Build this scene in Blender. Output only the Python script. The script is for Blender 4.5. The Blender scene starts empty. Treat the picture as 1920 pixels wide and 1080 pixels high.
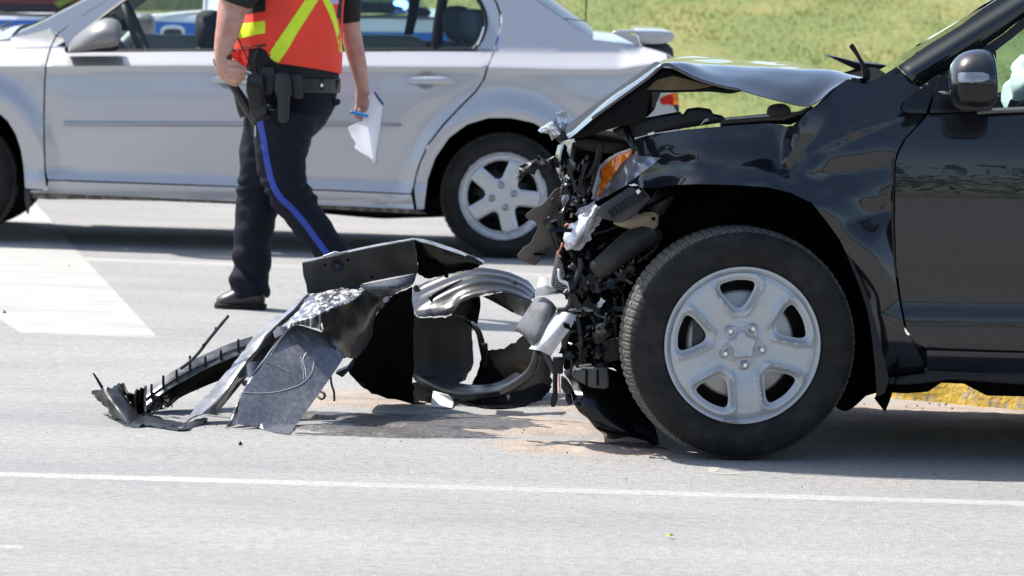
import bpy, bmesh, math, random
import numpy as np
from mathutils import Vector, Matrix, geometry, noise
from mathutils.bvhtree import BVHTree
random.seed(7); np.random.seed(7)
S = bpy.context.scene
COL = S.collection

# ---------------------------------------------------------------- camera
FPX, CAMZ, ROLL, PITCH = 8000.0, 1.545, 0.031, math.atan(640/8000)
cr_, sr_ = math.cos(ROLL), math.sin(ROLL)
R0 = Vector((1, 0, 0)); F0 = Vector((0, math.cos(PITCH), -math.sin(PITCH))); U0 = Vector((0, math.sin(PITCH), math.cos(PITCH)))
CAM = Vector((0, 0, CAMZ))
cam = bpy.data.cameras.new('camera'); camo = bpy.data.objects.new('camera', cam); COL.objects.link(camo)
Rv = R0*cr_ + U0*sr_; Uv = -R0*sr_ + U0*cr_
m = Matrix((Rv, Uv, -F0)).transposed().to_4x4(); m.translation = CAM
camo.matrix_world = m
cam.sensor_width = 36; cam.lens = FPX/1920*36; cam.clip_start = 0.5; cam.clip_end = 2000
cam.dof.use_dof = True; cam.dof.focus_distance = 13.3; cam.dof.aperture_fstop = 7.2
S.camera = camo

# ---------------------------------------------------------------- light
SUN = Vector((-0.60, 0.33, 1.0)).normalized()
EL = math.asin(SUN.z); AZ = math.atan2(SUN.x, SUN.y)
w = bpy.data.worlds.new('World'); S.world = w; w.use_nodes = True
nt = w.node_tree; sky = nt.nodes.new('ShaderNodeTexSky'); sky.sky_type = 'NISHITA'; sky.sun_disc = False
sky.sun_elevation = EL; sky.sun_rotation = AZ; sky.air_density = 1.0; sky.dust_density = 1.6
bg = nt.nodes['Background']; nt.links.new(sky.outputs[0], bg.inputs[0]); bg.inputs[1].default_value = 0.142
sl = bpy.data.lights.new('sun', 'SUN'); so = bpy.data.objects.new('sun', sl); COL.objects.link(so)
sl.energy = 4.6; sl.angle = math.radians(0.5); sl.color = (1.0, 0.96, 0.90)
so.rotation_euler = (-SUN).to_track_quat('-Z', 'Y').to_euler(); so.location = SUN*60
S.view_settings.view_transform = 'Standard'; S.view_settings.look = 'None'
S.view_settings.exposure = 0.78; S.view_settings.gamma = 1; S.view_settings.use_curve_mapping = False

# ---------------------------------------------------------------- maths helpers
def ray(px, py):
    u, v = px-960, py-540
    u2, v2 = u*cr_+v*sr_, -u*sr_+v*cr_
    return F0*FPX + R0*u2 - U0*v2
def P(px, py, Y):                       # the point at depth Y that the photograph shows at (px, py)
    d = ray(px, py); p = CAM + d*(Y/d.y)
    return p if p.z > .004 else CAM + d*((.004-CAMZ)/d.z)      # nothing sinks into the road
def G(px, py, z=0.0):                   # the point of the ground seen there
    d = ray(px, py); return CAM + d*((z-CAMZ)/d.z)
def lerp_table(t, x):
    if x <= t[0][0]: return t[0][1]
    for (a, b), (c, d) in zip(t, t[1:]):
        if x <= c: return b+(d-b)*(x-a)/(c-a)
    return t[-1][1]
def smooth_table(t):                    # cubic through the table's points
    xs = [p[0] for p in t]; ys = [p[1] for p in t]; n = len(t)
    ms = []
    for i in range(n):
        if i == 0: ms.append((ys[1]-ys[0])/(xs[1]-xs[0]))
        elif i == n-1: ms.append((ys[-1]-ys[-2])/(xs[-1]-xs[-2]))
        else:
            a = (ys[i]-ys[i-1])/(xs[i]-xs[i-1]); b = (ys[i+1]-ys[i])/(xs[i+1]-xs[i])
            ms.append(0 if a*b <= 0 else 2*a*b/(a+b))
    def f(x):
        if x <= xs[0]: return ys[0]+ms[0]*(x-xs[0])
        if x >= xs[-1]: return ys[-1]+ms[-1]*(x-xs[-1])
        for i in range(n-1):
            if x <= xs[i+1]:
                h = xs[i+1]-xs[i]; s = (x-xs[i])/h
                return ((2*s**3-3*s*s+1)*ys[i]+(s**3-2*s*s+s)*h*ms[i]+(-2*s**3+3*s*s)*ys[i+1]+(s**3-s*s)*h*ms[i+1])
    return f
def smoothstep(a, b, x):
    t = min(1, max(0, (x-a)/(b-a))); return t*t*(3-2*t)
def inside(poly, pts):
    x, y = pts[:, 0], pts[:, 1]; r = np.zeros(len(pts), bool); n = len(poly)
    for i in range(n):
        x1, y1 = poly[i]; x2, y2 = poly[(i+1) % n]
        if y1 == y2: continue
        c = ((y1 > y) != (y2 > y)) & (x < (x2-x1)*(y-y1)/(y2-y1)+x1); r ^= c
    return r
def edge_dist(poly, pts, closed=True):
    d = np.full(len(pts), 1e9); n = len(poly)
    for i in range(n if closed else n-1):
        a = np.array(poly[i], float); b = np.array(poly[(i+1) % n], float); ab = b-a
        L = max(1e-12, ab@ab); t = np.clip(((pts-a)@ab)/L, 0, 1)
        q = a+t[:, None]*ab; d = np.minimum(d, np.hypot(*(pts-q).T))
    return d
def chaikin(poly, n=2):
    for _ in range(n):
        o = []
        for i in range(len(poly)):
            a = Vector(poly[i]); b = Vector(poly[(i+1) % len(poly)])
            o += [tuple(a*.75+b*.25), tuple(a*.25+b*.75)]
        poly = o
    return poly
def spline(pts, n):                     # Catmull-Rom through vectors, n points a span
    pts = [Vector(p) for p in pts]
    if len(pts) == 2: return [pts[0].lerp(pts[1], i/n) for i in range(n+1)]
    e = [pts[0]*2-pts[1]]+pts+[pts[-1]*2-pts[-2]]; o = []
    for i in range(1, len(e)-2):
        p0, p1, p2, p3 = e[i-1:i+3]
        for k in range(n):
            t = k/n
            o.append(.5*((2*p1)+(p2-p0)*t+(2*p0-5*p1+4*p2-p3)*t*t+(3*p1-p0-3*p2+p3)*t**3))
    return o+[pts[-1]]
def fill(poly, step, holes=(), jitter=0.0, lines=()):
    """a polygon meshed with an even grid inside; 2D points and triangles"""
    def dens(pl):
        o = []
        for i in range(len(pl)):
            a = np.array(pl[i], float); b = np.array(pl[(i+1) % len(pl)], float)
            k = max(1, int(np.hypot(*(b-a))/step+.5))
            o += [a+(b-a)*j/k for j in range(k)]
        return o
    loops = [dens(poly)]+[dens(h) for h in holes]
    arr = np.array(poly, float); lo = arr.min(0); hi = arr.max(0)
    gx = np.arange(lo[0]+step*.5, hi[0], step); gy = np.arange(lo[1]+step*.5, hi[1], step*.87)
    g = np.array([(x+(step*.5 if j % 2 else 0), y) for j, y in enumerate(gy) for x in gx])
    if len(g):
        if jitter: g = g+(np.random.rand(*g.shape)-.5)*step*jitter
        k = inside(poly, g) & (edge_dist(poly, g) > step*.45)
        for h in holes: k &= ~inside(h, g) & (edge_dist(h, g) > step*.45)
        g = g[k]
    if lines:                            # rows of points laid along body creases
        ex = []
        for ln in lines:
            for a, b in zip(ln, ln[1:]):
                a = np.array(a, float); b = np.array(b, float); kk = max(1, int(np.hypot(*(b-a))/(step*.8)))
                ex += [a+(b-a)*j/kk for j in range(kk)]
        ex = np.array(ex); kp = inside(poly, ex) & (edge_dist(poly, ex) > step*.3)
        for h in holes: kp &= ~inside(h, ex) & (edge_dist(h, ex) > step*.3)
        ex = ex[kp]
        for ln in lines:
            if len(g): g = g[edge_dist(ln, g, False) > step*.35]
        g = np.vstack([g, ex]) if len(g) else ex
    vs = []; es = []
    for lp in loops:
        b = len(vs); vs += [Vector((float(p[0]), float(p[1]))) for p in lp]
        es += [(b+i, b+(i+1) % len(lp)) for i in range(len(lp))]
    vs += [Vector((float(p[0]), float(p[1]))) for p in g]
    r = geometry.delaunay_2d_cdt(vs, es, [], 0, 1e-7)
    V = np.array([(v.x, v.y) for v in r[0]]); T = [t for t in r[2]]
    c = np.array([V[list(t)].mean(0) for t in T]); k = inside(poly, c)
    for h in holes: k &= ~inside(h, c)
    return V, [tuple(t) for t, q in zip(T, k) if q]

# ---------------------------------------------------------------- object helpers
ORG = {}
def org(o): return ORG.get(o.name, Vector((0, 0, 0))) if o else Vector((0, 0, 0))
def tag(o, label=None, cat=None, group=None, kind=None):
    if label: o['label'] = label
    if cat: o['category'] = cat
    if group: o['group'] = group
    if kind: o['kind'] = kind
    return o
def thing(name, loc, label, cat, group=None):
    o = bpy.data.objects.new(name, None); COL.objects.link(o); o.location = loc; ORG[o.name] = Vector(loc)
    o.empty_display_size = .1
    return tag(o, label, cat, group)
def obj(name, V, Fc, mt, parent=None, smooth=True, solid=0, bevel=0, face=None, origin=None, sub=0, recalc=False):
    O = org(parent) if parent else Vector(origin or (0, 0, 0))
    me = bpy.data.meshes.new(name)
    me.from_pydata([tuple(Vector(v)-O) for v in V], [], [tuple(f) for f in Fc]); me.update()
    if face is not None:                # turn all faces to look along the given direction on average
        s = sum((p.normal*p.area for p in me.polygons), Vector())
        if s.dot(Vector(face)) < 0: me.flip_normals()
    if recalc:
        bm = bmesh.new(); bm.from_mesh(me); bmesh.ops.recalc_face_normals(bm, faces=bm.faces); bm.to_mesh(me); bm.free()
    o = bpy.data.objects.new(name, me); COL.objects.link(o); ORG[o.name] = O
    if parent: o.parent = parent
    else: o.location = O
    for q in (mt if isinstance(mt, (list, tuple)) else [mt]): me.materials.append(q)
    if smooth:
        me.polygons.foreach_set('use_smooth', [True]*len(me.polygons))
    if sub:
        s = o.modifiers.new('sub', 'SUBSURF'); s.levels = s.render_levels = sub
    if solid:
        s = o.modifiers.new('solid', 'SOLIDIFY'); s.thickness = solid; s.offset = -1
    if bevel:
        b = o.modifiers.new('bevel', 'BEVEL'); b.width = bevel; b.segments = 2; b.limit_method = 'ANGLE'; b.angle_limit = math.radians(40)
        me.polygons.foreach_set('use_smooth', [True]*len(me.polygons))
    if solid or bevel:
        e = o.modifiers.new('split', 'EDGE_SPLIT'); e.split_angle = math.radians(48)
    return o
CF = (0, -1, 0)
def panel(name, poly, yf, mt, parent, step=9, thick=.004, holes=(), lines=(), **k):
    """sheet whose outline the photograph gives in pixels; yf(px, py) is its depth"""
    V, T = fill(poly, step, holes, 0, lines)
    return obj(name, [P(x, y, yf(x, y)) for x, y in V], T, mt, parent, solid=thick, face=CF, **k)
def slab(name, poly, Y, th, mt, parent=None, bevel=.002, Y2=None, **k):
    """a prism: outline in pixels at depth Y, thickness th straight back; Y may be a function"""
    yf = Y if callable(Y) else (lambda x, y: Y)
    n = len(poly); A = [P(x, y, yf(x, y)) for x, y in poly]; B = [a+Vector((0, th, 0)) for a in A]
    Fc = []
    for t in geometry.tessellate_polygon([[Vector((x, y, 0)) for x, y in poly]]):
        Fc.append(tuple(t)); Fc.append(tuple(i+n for i in t))
    Fc += [(i, (i+1) % n, (i+1) % n+n, i+n) for i in range(n)]
    k['recalc'] = True
    return obj(name, A+B, Fc, mt, parent, smooth=False, bevel=bevel, **k)
def surf(name, rows, mt, parent=None, nu=5, nv=5, thick=.003, crumple=0, cs=9, world=False, jag=0, ripple=None, **k):
    """a bent sheet through rows of (px, py, Y) points"""
    R = [[(Vector(p) if world else P(*p)) for p in r] for r in rows]
    R = [spline(r, nu) for r in R]
    C = [spline([R[i][j] for i in range(len(R))], nv) for j in range(len(R[0]))]
    a, b = len(C), len(C[0]); V = [p for c in C for p in c]
    if crumple:
        V = [p+Vector((noise.noise(p*cs), noise.noise(p*cs+Vector((9, 2, 4))), noise.noise(p*cs+Vector((3, 7, 1)))))*crumple for p in V]
    if ripple:                           # pressed ribs that run the length of the sheet
        am, fq = ripple
        for i in range(a):
            for j in range(b):
                s = math.sin(2*math.pi*fq*j/(b-1)); V[i*b+j] = V[i*b+j]+Vector((0, -.5, .8))*am*max(-.35, s)*math.sin(math.pi*min(1, max(0, i/(a-1))))**.4
    if jag:                              # torn, uneven edges
        for i in range(a):
            for j in range(b):
                if i in (0, a-1) or j in (0, b-1):
                    p = V[i*b+j]; V[i*b+j] = p+Vector((noise.noise(p*70), 0, noise.noise(p*70+Vector((5, 5, 5)))))*jag+Vector((noise.noise(p*190), 0, noise.noise(p*190+Vector((5, 5, 5)))))*jag*.6
    Fc = [(i*b+j, i*b+j+1, (i+1)*b+j+1, (i+1)*b+j) for i in range(a-1) for j in range(b-1)]
    return obj(name, V, Fc, mt, parent, solid=thick, **k)
def tube_geo(pts, rad, n=8, flat=1.0, cap=True, up=Vector((0, -1, 0))):
    pts = [Vector(p) for p in pts]; m_ = len(pts)
    if not isinstance(rad, (list, tuple)): rad = [rad]*m_
    V = []; Fc = []
    for i, p in enumerate(pts):
        t = (pts[min(i+1, m_-1)]-pts[max(i-1, 0)]).normalized()
        a = t.cross(up)
        if a.length < .2: a = t.cross(Vector((0.1, 0, 1)))
        a.normalize(); b = a.cross(t).normalized()
        for k in range(n):
            q = 2*math.pi*k/n; V.append(p+a*math.cos(q)*rad[i]+b*math.sin(q)*rad[i]*flat)
    for i in range(m_-1):
        for k in range(n):
            l = (k+1) % n; Fc.append((i*n+k, i*n+l, (i+1)*n+l, (i+1)*n+k))
    if cap:
        Fc.append(tuple(range(n))[::-1]); Fc.append(tuple((m_-1)*n+k for k in range(n)))
    return V, Fc
def tube(name, pts, rad, mt, parent=None, n=8, sm=4, flat=1.0, world=False, **k):
    p = [(Vector(q) if world else P(*q)) for q in pts]
    if isinstance(rad, (list, tuple)):
        rr = spline([Vector((r, 0, 0)) for r in rad], sm); rr = [r.x for r in rr]
    else: rr = rad
    V, Fc = tube_geo(spline(p, sm), rr, n, flat); k['recalc'] = True
    return obj(name, V, Fc, mt, parent, **k)
def loft_geo(rings, n=28):              # rings: centre, a, b (half-axis vectors)
    V = []; Fc = []
    for c, a, b in rings:
        for k in range(n):
            q = 2*math.pi*k/n; V.append(c+a*math.cos(q)+b*math.sin(q))
    for i in range(len(rings)-1):
        for k in range(n):
            l = (k+1) % n; Fc.append((i*n+k, i*n+l, (i+1)*n+l, (i+1)*n+k))
    Fc.append(tuple(range(n))[::-1]); Fc.append(tuple((len(rings)-1)*n+k for k in range(n)))
    return V, Fc
def join(gs):
    V = []; Fc = []
    for v, f in gs:
        b = len(V); V += list(v); Fc += [tuple(i+b for i in q) for q in f]
    return V, Fc
def boxgeo(x0, x1, y0, y1, z0, z1):
    V = [Vector(p) for p in ((x0, y0, z0), (x1, y0, z0), (x1, y1, z0), (x0, y1, z0), (x0, y0, z1), (x1, y0, z1), (x1, y1, z1), (x0, y1, z1))]
    return V, [(3, 2, 1, 0), (4, 5, 6, 7), (0, 1, 5, 4), (1, 2, 6, 5), (2, 3, 7, 6), (3, 0, 4, 7)]
def box(name, x0, x1, y0, y1, z0, z1, mt, parent=None, bevel=.005, **k):
    V, Fc = boxgeo(x0, x1, y0, y1, z0, z1)
    return obj(name, V, Fc, mt, parent, smooth=False, bevel=bevel, **k)
def remesh(name, geo, mt, parent, voxel, it=3, disp=None):
    """lofts and tubes that overlap, merged into ONE continuous surface"""
    V, Fc = geo
    o = obj(name, V, Fc, mt, parent)
    r = o.modifiers.new('r', 'REMESH'); r.mode = 'VOXEL'; r.voxel_size = voxel; r.use_smooth_shade = True
    s = o.modifiers.new('s', 'SMOOTH'); s.iterations = it; s.factor = .5
    dg = bpy.context.evaluated_depsgraph_get(); dg.update()
    me = bpy.data.meshes.new_from_object(o.evaluated_get(dg)); old = o.data
    o.modifiers.clear(); o.data = me; me.name = name; bpy.data.meshes.remove(old)
    if not me.materials: me.materials.append(mt)
    if disp:
        O = org(o); nn = [v.normal.copy() for v in me.vertices]
        for v, q in zip(me.vertices, nn): v.co += q*disp(v.co+O, q)
        me.update()
    me.polygons.foreach_set('use_smooth', [True]*len(me.polygons))
    return o
def bvh(*objs):
    V = []; Fc = []
    for o in objs:
        b = len(V); O = org(o); V += [v.co+O for v in o.data.vertices]; Fc += [[i+b for i in p.vertices] for p in o.data.polygons]
    return BVHTree.FromPolygons(V, Fc)
def applique(name, tree, poly, mt, parent, off=.004, step=5, thick=.003, Yd=None, **k):
    """cloth sewn onto a surface: outline in pixels, laid on what stands there"""
    V, T = fill(poly, step); pts = []; ok = []
    for x, y in V:
        d = ray(x, y).normalized(); h = tree.ray_cast(CAM, d)
        pts.append(h[0]-d*off if h[0] else None)
    good = [p.y for p in pts if p]
    if not good: return None
    my = sum(good)/len(good)
    pts = [p or P(x, y, my+.02) for p, (x, y) in zip(pts, V)]
    return obj(name, pts, T, mt, parent, solid=thick, face=CF, **k)
def mirror(o, yc, parent=None, dx=0):
    c = o.copy(); c.data = o.data.copy(); COL.objects.link(c); O = org(o); ORG[c.name] = O
    for v in c.data.vertices: v.co.y = 2*(yc-O.y)-v.co.y; v.co.x += dx
    c.data.flip_normals(); c.parent = parent or o.parent
    return c

# ---------------------------------------------------------------- materials
MATS = {}
def mat(name, col, rough=.5, metal=0, coat=0, var=0, vs=30, bump=0, bs=200, spec=.5, trans=0, emit=None, col2=None, c2s=None, c2t=(.45, .6), stretch=None, coatr=.03, bd=.002):
    m_ = bpy.data.materials.new(name); m_.use_nodes = True; n = m_.node_tree; b = n.nodes['Principled BSDF']
    b.inputs['Base Color'].default_value = (*col, 1); b.inputs['Roughness'].default_value = rough; b.inputs['Metallic'].default_value = metal
    b.inputs['Coat Weight'].default_value = coat; b.inputs['Coat Roughness'].default_value = coatr; b.inputs['Specular IOR Level'].default_value = spec
    b.inputs['Transmission Weight'].default_value = trans
    tc = n.nodes.new('ShaderNodeTexCoord'); co = tc.outputs['Object']
    if stretch:
        mp = n.nodes.new('ShaderNodeMapping'); mp.inputs['Scale'].default_value = stretch; n.links.new(co, mp.inputs[0]); co = mp.outputs[0]
    src = None
    if col2:
        nz = n.nodes.new('ShaderNodeTexNoise'); nz.inputs['Scale'].default_value = c2s or 8; nz.inputs['Detail'].default_value = 6; nz.inputs['Roughness'].default_value = .65
        n.links.new(co, nz.inputs['Vector']); rp = n.nodes.new('ShaderNodeValToRGB')
        rp.color_ramp.elements[0].position = c2t[0]; rp.color_ramp.elements[1].position = c2t[1]
        rp.color_ramp.elements[0].color = (*col, 1); rp.color_ramp.elements[1].color = (*col2, 1)
        n.links.new(nz.outputs['Fac'], rp.inputs[0]); src = rp.outputs[0]
    if var:
        nz = n.nodes.new('ShaderNodeTexNoise'); nz.inputs['Scale'].default_value = vs; nz.inputs['Detail'].default_value = 4
        n.links.new(co, nz.inputs['Vector']); mr = n.nodes.new('ShaderNodeMapRange')
        mr.inputs[1].default_value = .3; mr.inputs[2].default_value = .7; mr.inputs[3].default_value = 1-var; mr.inputs[4].default_value = 1+var
        n.links.new(nz.outputs['Fac'], mr.inputs[0]); mx = n.nodes.new('ShaderNodeMix'); mx.data_type = 'RGBA'; mx.blend_type = 'MULTIPLY'; mx.inputs[0].default_value = 1
        mx.inputs[6].default_value = (*col, 1)
        if src: n.links.new(src, mx.inputs[6])
        cc = n.nodes.new('ShaderNodeCombineColor')
        for i in range(3): n.links.new(mr.outputs[0], cc.inputs[i])
        n.links.new(cc.outputs[0], mx.inputs[7]); src = mx.outputs[2]
    if src: n.links.new(src, b.inputs['Base Color'])
    if bump:
        nz = n.nodes.new('ShaderNodeTexNoise'); nz.inputs['Scale'].default_value = bs; nz.inputs['Detail'].default_value = 3; n.links.new(co, nz.inputs['Vector'])
        bp = n.nodes.new('ShaderNodeBump'); bp.inputs['Strength'].default_value = bump; bp.inputs['Distance'].default_value = bd
        n.links.new(nz.outputs['Fac'], bp.inputs['Height']); n.links.new(bp.outputs[0], b.inputs['Normal'])
    if emit:
        b.inputs['Emission Color'].default_value = (*emit[:3], 1); b.inputs['Emission Strength'].default_value = emit[3]
    MATS[name] = m_
    return m_
def glassmat(name, tint, refl=1.0, rough=0.0, ior=1.5):
    m_ = bpy.data.materials.new(name); m_.use_nodes = True; n = m_.node_tree; n.nodes.remove(n.nodes['Principled BSDF'])
    t = n.nodes.new('ShaderNodeBsdfTransparent'); t.inputs[0].default_value = (*tint, 1)
    g = n.nodes.new('ShaderNodeBsdfGlossy'); g.inputs['Roughness'].default_value = rough
    f = n.nodes.new('ShaderNodeFresnel'); f.inputs[0].default_value = ior
    mx = n.nodes.new('ShaderNodeMixShader'); n.links.new(f.outputs[0], mx.inputs[0]); n.links.new(t.outputs[0], mx.inputs[1]); n.links.new(g.outputs[0], mx.inputs[2])
    n.links.new(mx.outputs[0], n.nodes['Material Output'].inputs[0]); MATS[name] = m_
    return m_
silver = mat('silver_paint', (.455, .455, .47), .34, .35, .9, var=.03, vs=900)
black = mat('black_paint', (.007, .008, .011), .26, .0, 1.0, spec=.2, coatr=.012, col2=(.016, .015, .014), c2s=40, c2t=(.62, .75))
pblack = mat('black_plastic', (.010, .010, .011), .42, spec=.28, var=.25, vs=25, bump=.15, bs=300)
pgloss = mat('glossy_black_plastic', (.006, .006, .007), .16, spec=.4, var=.2)
pgrey = mat('grey_plastic', (.045, .045, .048), .45, spec=.3, var=.25, vs=30, bump=.1)
scuff = mat('scuffed_bumper', (.088, .091, .102), .34, .0, .9, var=.12, vs=9, col2=(.17, .172, .185), c2s=70, c2t=(.42, .70), stretch=(1, 1, .45), bump=.5, bs=170, coatr=.25)
scratch = mat('scratched_bumper', (.03, .03, .035), .36, coat=.5, col2=(.62, .62, .63), c2s=4, c2t=(.47, .62), stretch=(16, 7, 1.6))
muddy = mat('muddy_plastic', (.03, .024, .018), .7, col2=(.14, .09, .05), c2s=26, c2t=(.4, .7), bump=.4, bs=90)
rubber = mat('tyre_rubber', (.010, .0095, .009), .75, var=.25, vs=18, bump=.2, bs=250, spec=.3, col2=(.018, .0165, .015), c2s=9)
tread = mat('sunlit_tread', (.085, .078, .068), .85, var=.3, vs=60, bump=.3, bs=250)  # lighter than the sidewall: sun on the tread is put into its colour
steelrim = mat('painted_steel', (.44, .45, .46), .40, .25, .25, var=.04, vs=90, col2=(.36, .355, .345), c2s=30, c2t=(.6, .85))
hubcap = mat('hubcap_silver', (.52, .53, .54), .35, .5, .2, var=.04)
chrome = mat('chrome', (.75, .76, .78), .15, 1.0)
dull = mat('dull_metal', (.30, .30, .30), .4, .8, var=.3, vs=30)
tanmetal = mat('tan_metal', (.26, .21, .14), .4, .3, var=.3, vs=18)
brownp = mat('brown_plate', (.085, .068, .058), .45, var=.25, vs=22, bump=.1)
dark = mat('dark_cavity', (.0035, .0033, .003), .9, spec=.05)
duct = mat('dusty_duct', (.030, .028, .026), .5, spec=.3, var=.3, vs=15)
beam = mat('dirty_painted_steel', (.055, .053, .048), .38, col2=(.030, .028, .024), c2s=10, var=.2, vs=40, bump=.1)
beamtop = mat('worn_flange', (.28, .28, .29), .4, .3, col2=(.07, .07, .07), c2s=30, c2t=(.5, .6))
liner = mat('arch_liner_plastic', (.013, .013, .0145), .30, spec=.4, col2=(.038, .038, .040), c2s=9, c2t=(.5, .75), bump=.25, bs=60, var=.2, vs=50)
foam = mat('white_foam', (.72, .71, .70), .8, var=.06, vs=20, bump=.2, bs=80)
amber = mat('amber_lens', (.95, .22, .01), .15, var=.35, vs=45, coat=1)
lens = mat('clear_lens', (.23, .265, .335), .2, .3, .8, var=.3, vs=22)
shard = mat('broken_lens', (.66, .66, .70), .15, .1, .6, col2=(.26, .26, .29), c2s=22, c2t=(.46, .62), bump=.5, bs=50, bd=.006)
red = mat('red_lens', (.5, .02, .015), .12, coat=1)
whitep = mat('white_paint', (.78, .79, .80), .3, coat=.8)
bluep = mat('blue_vinyl', (.03, .14, .52), .35)
redp = mat('red_paint', (.62, .03, .025), .3, coat=.8)
interior = mat('grey_green_trim', (.50, .56, .53), .6, var=.05)
seatm = mat('grey_seat_cloth', (.17, .205, .215), .85, var=.1, vs=60)
paper = None
def papermat():
    m_ = bpy.data.materials.new('paper'); m_.use_nodes = True; n = m_.node_tree; b = n.nodes['Principled BSDF']; b.inputs['Base Color'].default_value = (.84, .84, .87, 1); b.inputs['Roughness'].default_value = .8
    t = n.nodes.new('ShaderNodeBsdfTranslucent'); t.inputs[0].default_value = (.82, .82, .86, 1); x = n.nodes.new('ShaderNodeMixShader'); x.inputs[0].default_value = .5
    n.links.new(b.outputs[0], x.inputs[1]); n.links.new(t.outputs[0], x.inputs[2]); n.links.new(x.outputs[0], n.nodes['Material Output'].inputs[0]); return m_
paper = papermat()
glassc = glassmat('clear_glass', (.90, .95, .94))
glasst = glassmat('tinted_glass', (.76, .87, .86))
glassw = glassmat('screen_glass', (.74, .84, .80), ior=1.12)
glassd = glassmat('dark_glass', (.22, .27, .28))
airbagm = mat('airbag_cloth', (.72, .80, .74), .8, bump=.3, bs=25)
bluelamp = mat('blue_lamp', (.1, .25, 1), .3, emit=(.12, .28, 1.0, 7))
skin = mat('skin', (.52, .29, .21), .55, var=.10, vs=35, bump=.1, bs=150, col2=(.46, .21, .16), c2s=9)
vestm = mat('vest_red_orange', (.90, .055, .028), .75, var=.05, vs=12)
lime = mat('lime_reflective_tape', (.68, .88, .02), .5, var=.08, vs=25)
navy = mat('navy_trousers', (.0085, .0095, .0175), .8, spec=.2, var=.2, vs=40, bump=.2, bs=500)
royal = mat('royal_blue_stripe', (.014, .048, .34), .6, var=.1, vs=60)
shirt = mat('black_shirt', (.012, .012, .013), .85)
leather = mat('black_leather', (.016, .016, .016), .4, var=.3, vs=30)
boot = mat('worn_boot_leather', (.035, .034, .033), .42, col2=(.10, .10, .10), c2s=14, c2t=(.5, .75))
hairm = mat('dark_hair', (.03, .02, .013), .6)
bluepen = mat('blue_plastic', (.02, .25, .62), .3)
copper = mat('copper_wire', (.75, .25, .14), .4)
dirt = mat('dirty_seam', (.30, .27, .23), .8, col2=(.12, .11, .09), c2s=18, c2t=(.45, .55))
# ================================================================ SETTING
def asphalt():
    m_ = bpy.data.materials.new('asphalt'); m_.use_nodes = True; n = m_.node_tree; b = n.nodes['Principled BSDF']; L = n.links.new
    b.inputs['Roughness'].default_value = .85; b.inputs['Specular IOR Level'].default_value = .25
    g = n.nodes.new('ShaderNodeNewGeometry'); pos = g.outputs['Position']
    def nz(scale, det, r=.5, st=None):
        t = n.nodes.new('ShaderNodeTexNoise'); t.inputs['Scale'].default_value = scale; t.inputs['Detail'].default_value = det; t.inputs['Roughness'].default_value = r
        c = pos
        if st: mp = n.nodes.new('ShaderNodeMapping'); mp.inputs['Scale'].default_value = st; L(pos, mp.inputs[0]); c = mp.outputs[0]
        L(c, t.inputs['Vector']); return t.outputs['Fac']
    def ramp(fac, els):
        r = n.nodes.new('ShaderNodeValToRGB'); e = r.color_ramp.elements
        while len(e) < len(els): e.new(.5)
        for q, (p_, c) in zip(e, els): q.position = p_; q.color = (*c, 1)
        L(fac, r.inputs[0]); return r.outputs[0]
    def mul(a, c, f=1, bt='MULTIPLY'):
        x = n.nodes.new('ShaderNodeMix'); x.data_type = 'RGBA'; x.blend_type = bt
        if isinstance(f, (int, float)): x.inputs[0].default_value = f
        else: L(f, x.inputs[0])
        L(a, x.inputs[6]); L(c, x.inputs[7]); return x.outputs[2]
    base = ramp(nz(150, 6, .75), [(.30, (.10, .102, .105)), (.44, (.245, .248, .25)), (.56, (.315, .316, .313)), (.72, (.56, .55, .53))])
    base = mul(base, ramp(nz(1.1, 5, .6, (.5, 1.3, 1)), [(.3, (.86, .87, .89)), (.7, (1.08, 1.07, 1.05))]))
    base = mul(base, ramp(nz(5, 4, .6, (.35, 1.2, 1)), [(.32, (.93, .93, .94)), (.5, (1, 1, 1))]))
    base = mul(base, ramp(nz(38, 3, .6, (.8, 1, 1)), [(.30, (.80, .80, .81)), (.5, (1, 1, 1)), (.70, (1.16, 1.16, 1.15))]))
    # a few thin dark cracks / drag marks running along the lane
    base = mul(base, ramp(nz(3.0, 3, .55, (.10, 2.6, 1)), [(.488, (1, 1, 1)), (.498, (.80, .80, .80)), (.508, (1, 1, 1))]), .5)
    wm = n.nodes.new('ShaderNodeRGB'); wm.outputs[0].default_value = (1.03, 1.0, .955, 1); base = mul(base, wm.outputs[0])
    L(base, b.inputs['Base Color'])
    bp = n.nodes.new('ShaderNodeBump'); bp.inputs['Strength'].default_value = .8; bp.inputs['Distance'].default_value = .004
    L(nz(150, 4, .7), bp.inputs['Height']); L(bp.outputs[0], b.inputs['Normal'])
    return m_
asph = asphalt()
def paintmat(name, hi, lo, t, st=None, sc=55):
    return mat(name, hi, .8, col2=lo, c2s=sc, c2t=t, var=.10, vs=2.5, bump=.5, bs=170, bd=.003, stretch=st)
roadpaint = paintmat('worn_road_paint', (.37, .36, .33), (.27, .267, .255), (.46, .66), (.22, 1.6, 1), 14)
linepaint = paintmat('thin_road_paint', (.36, .352, .325), (.27, .268, .26), (.46, .62))

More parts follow.
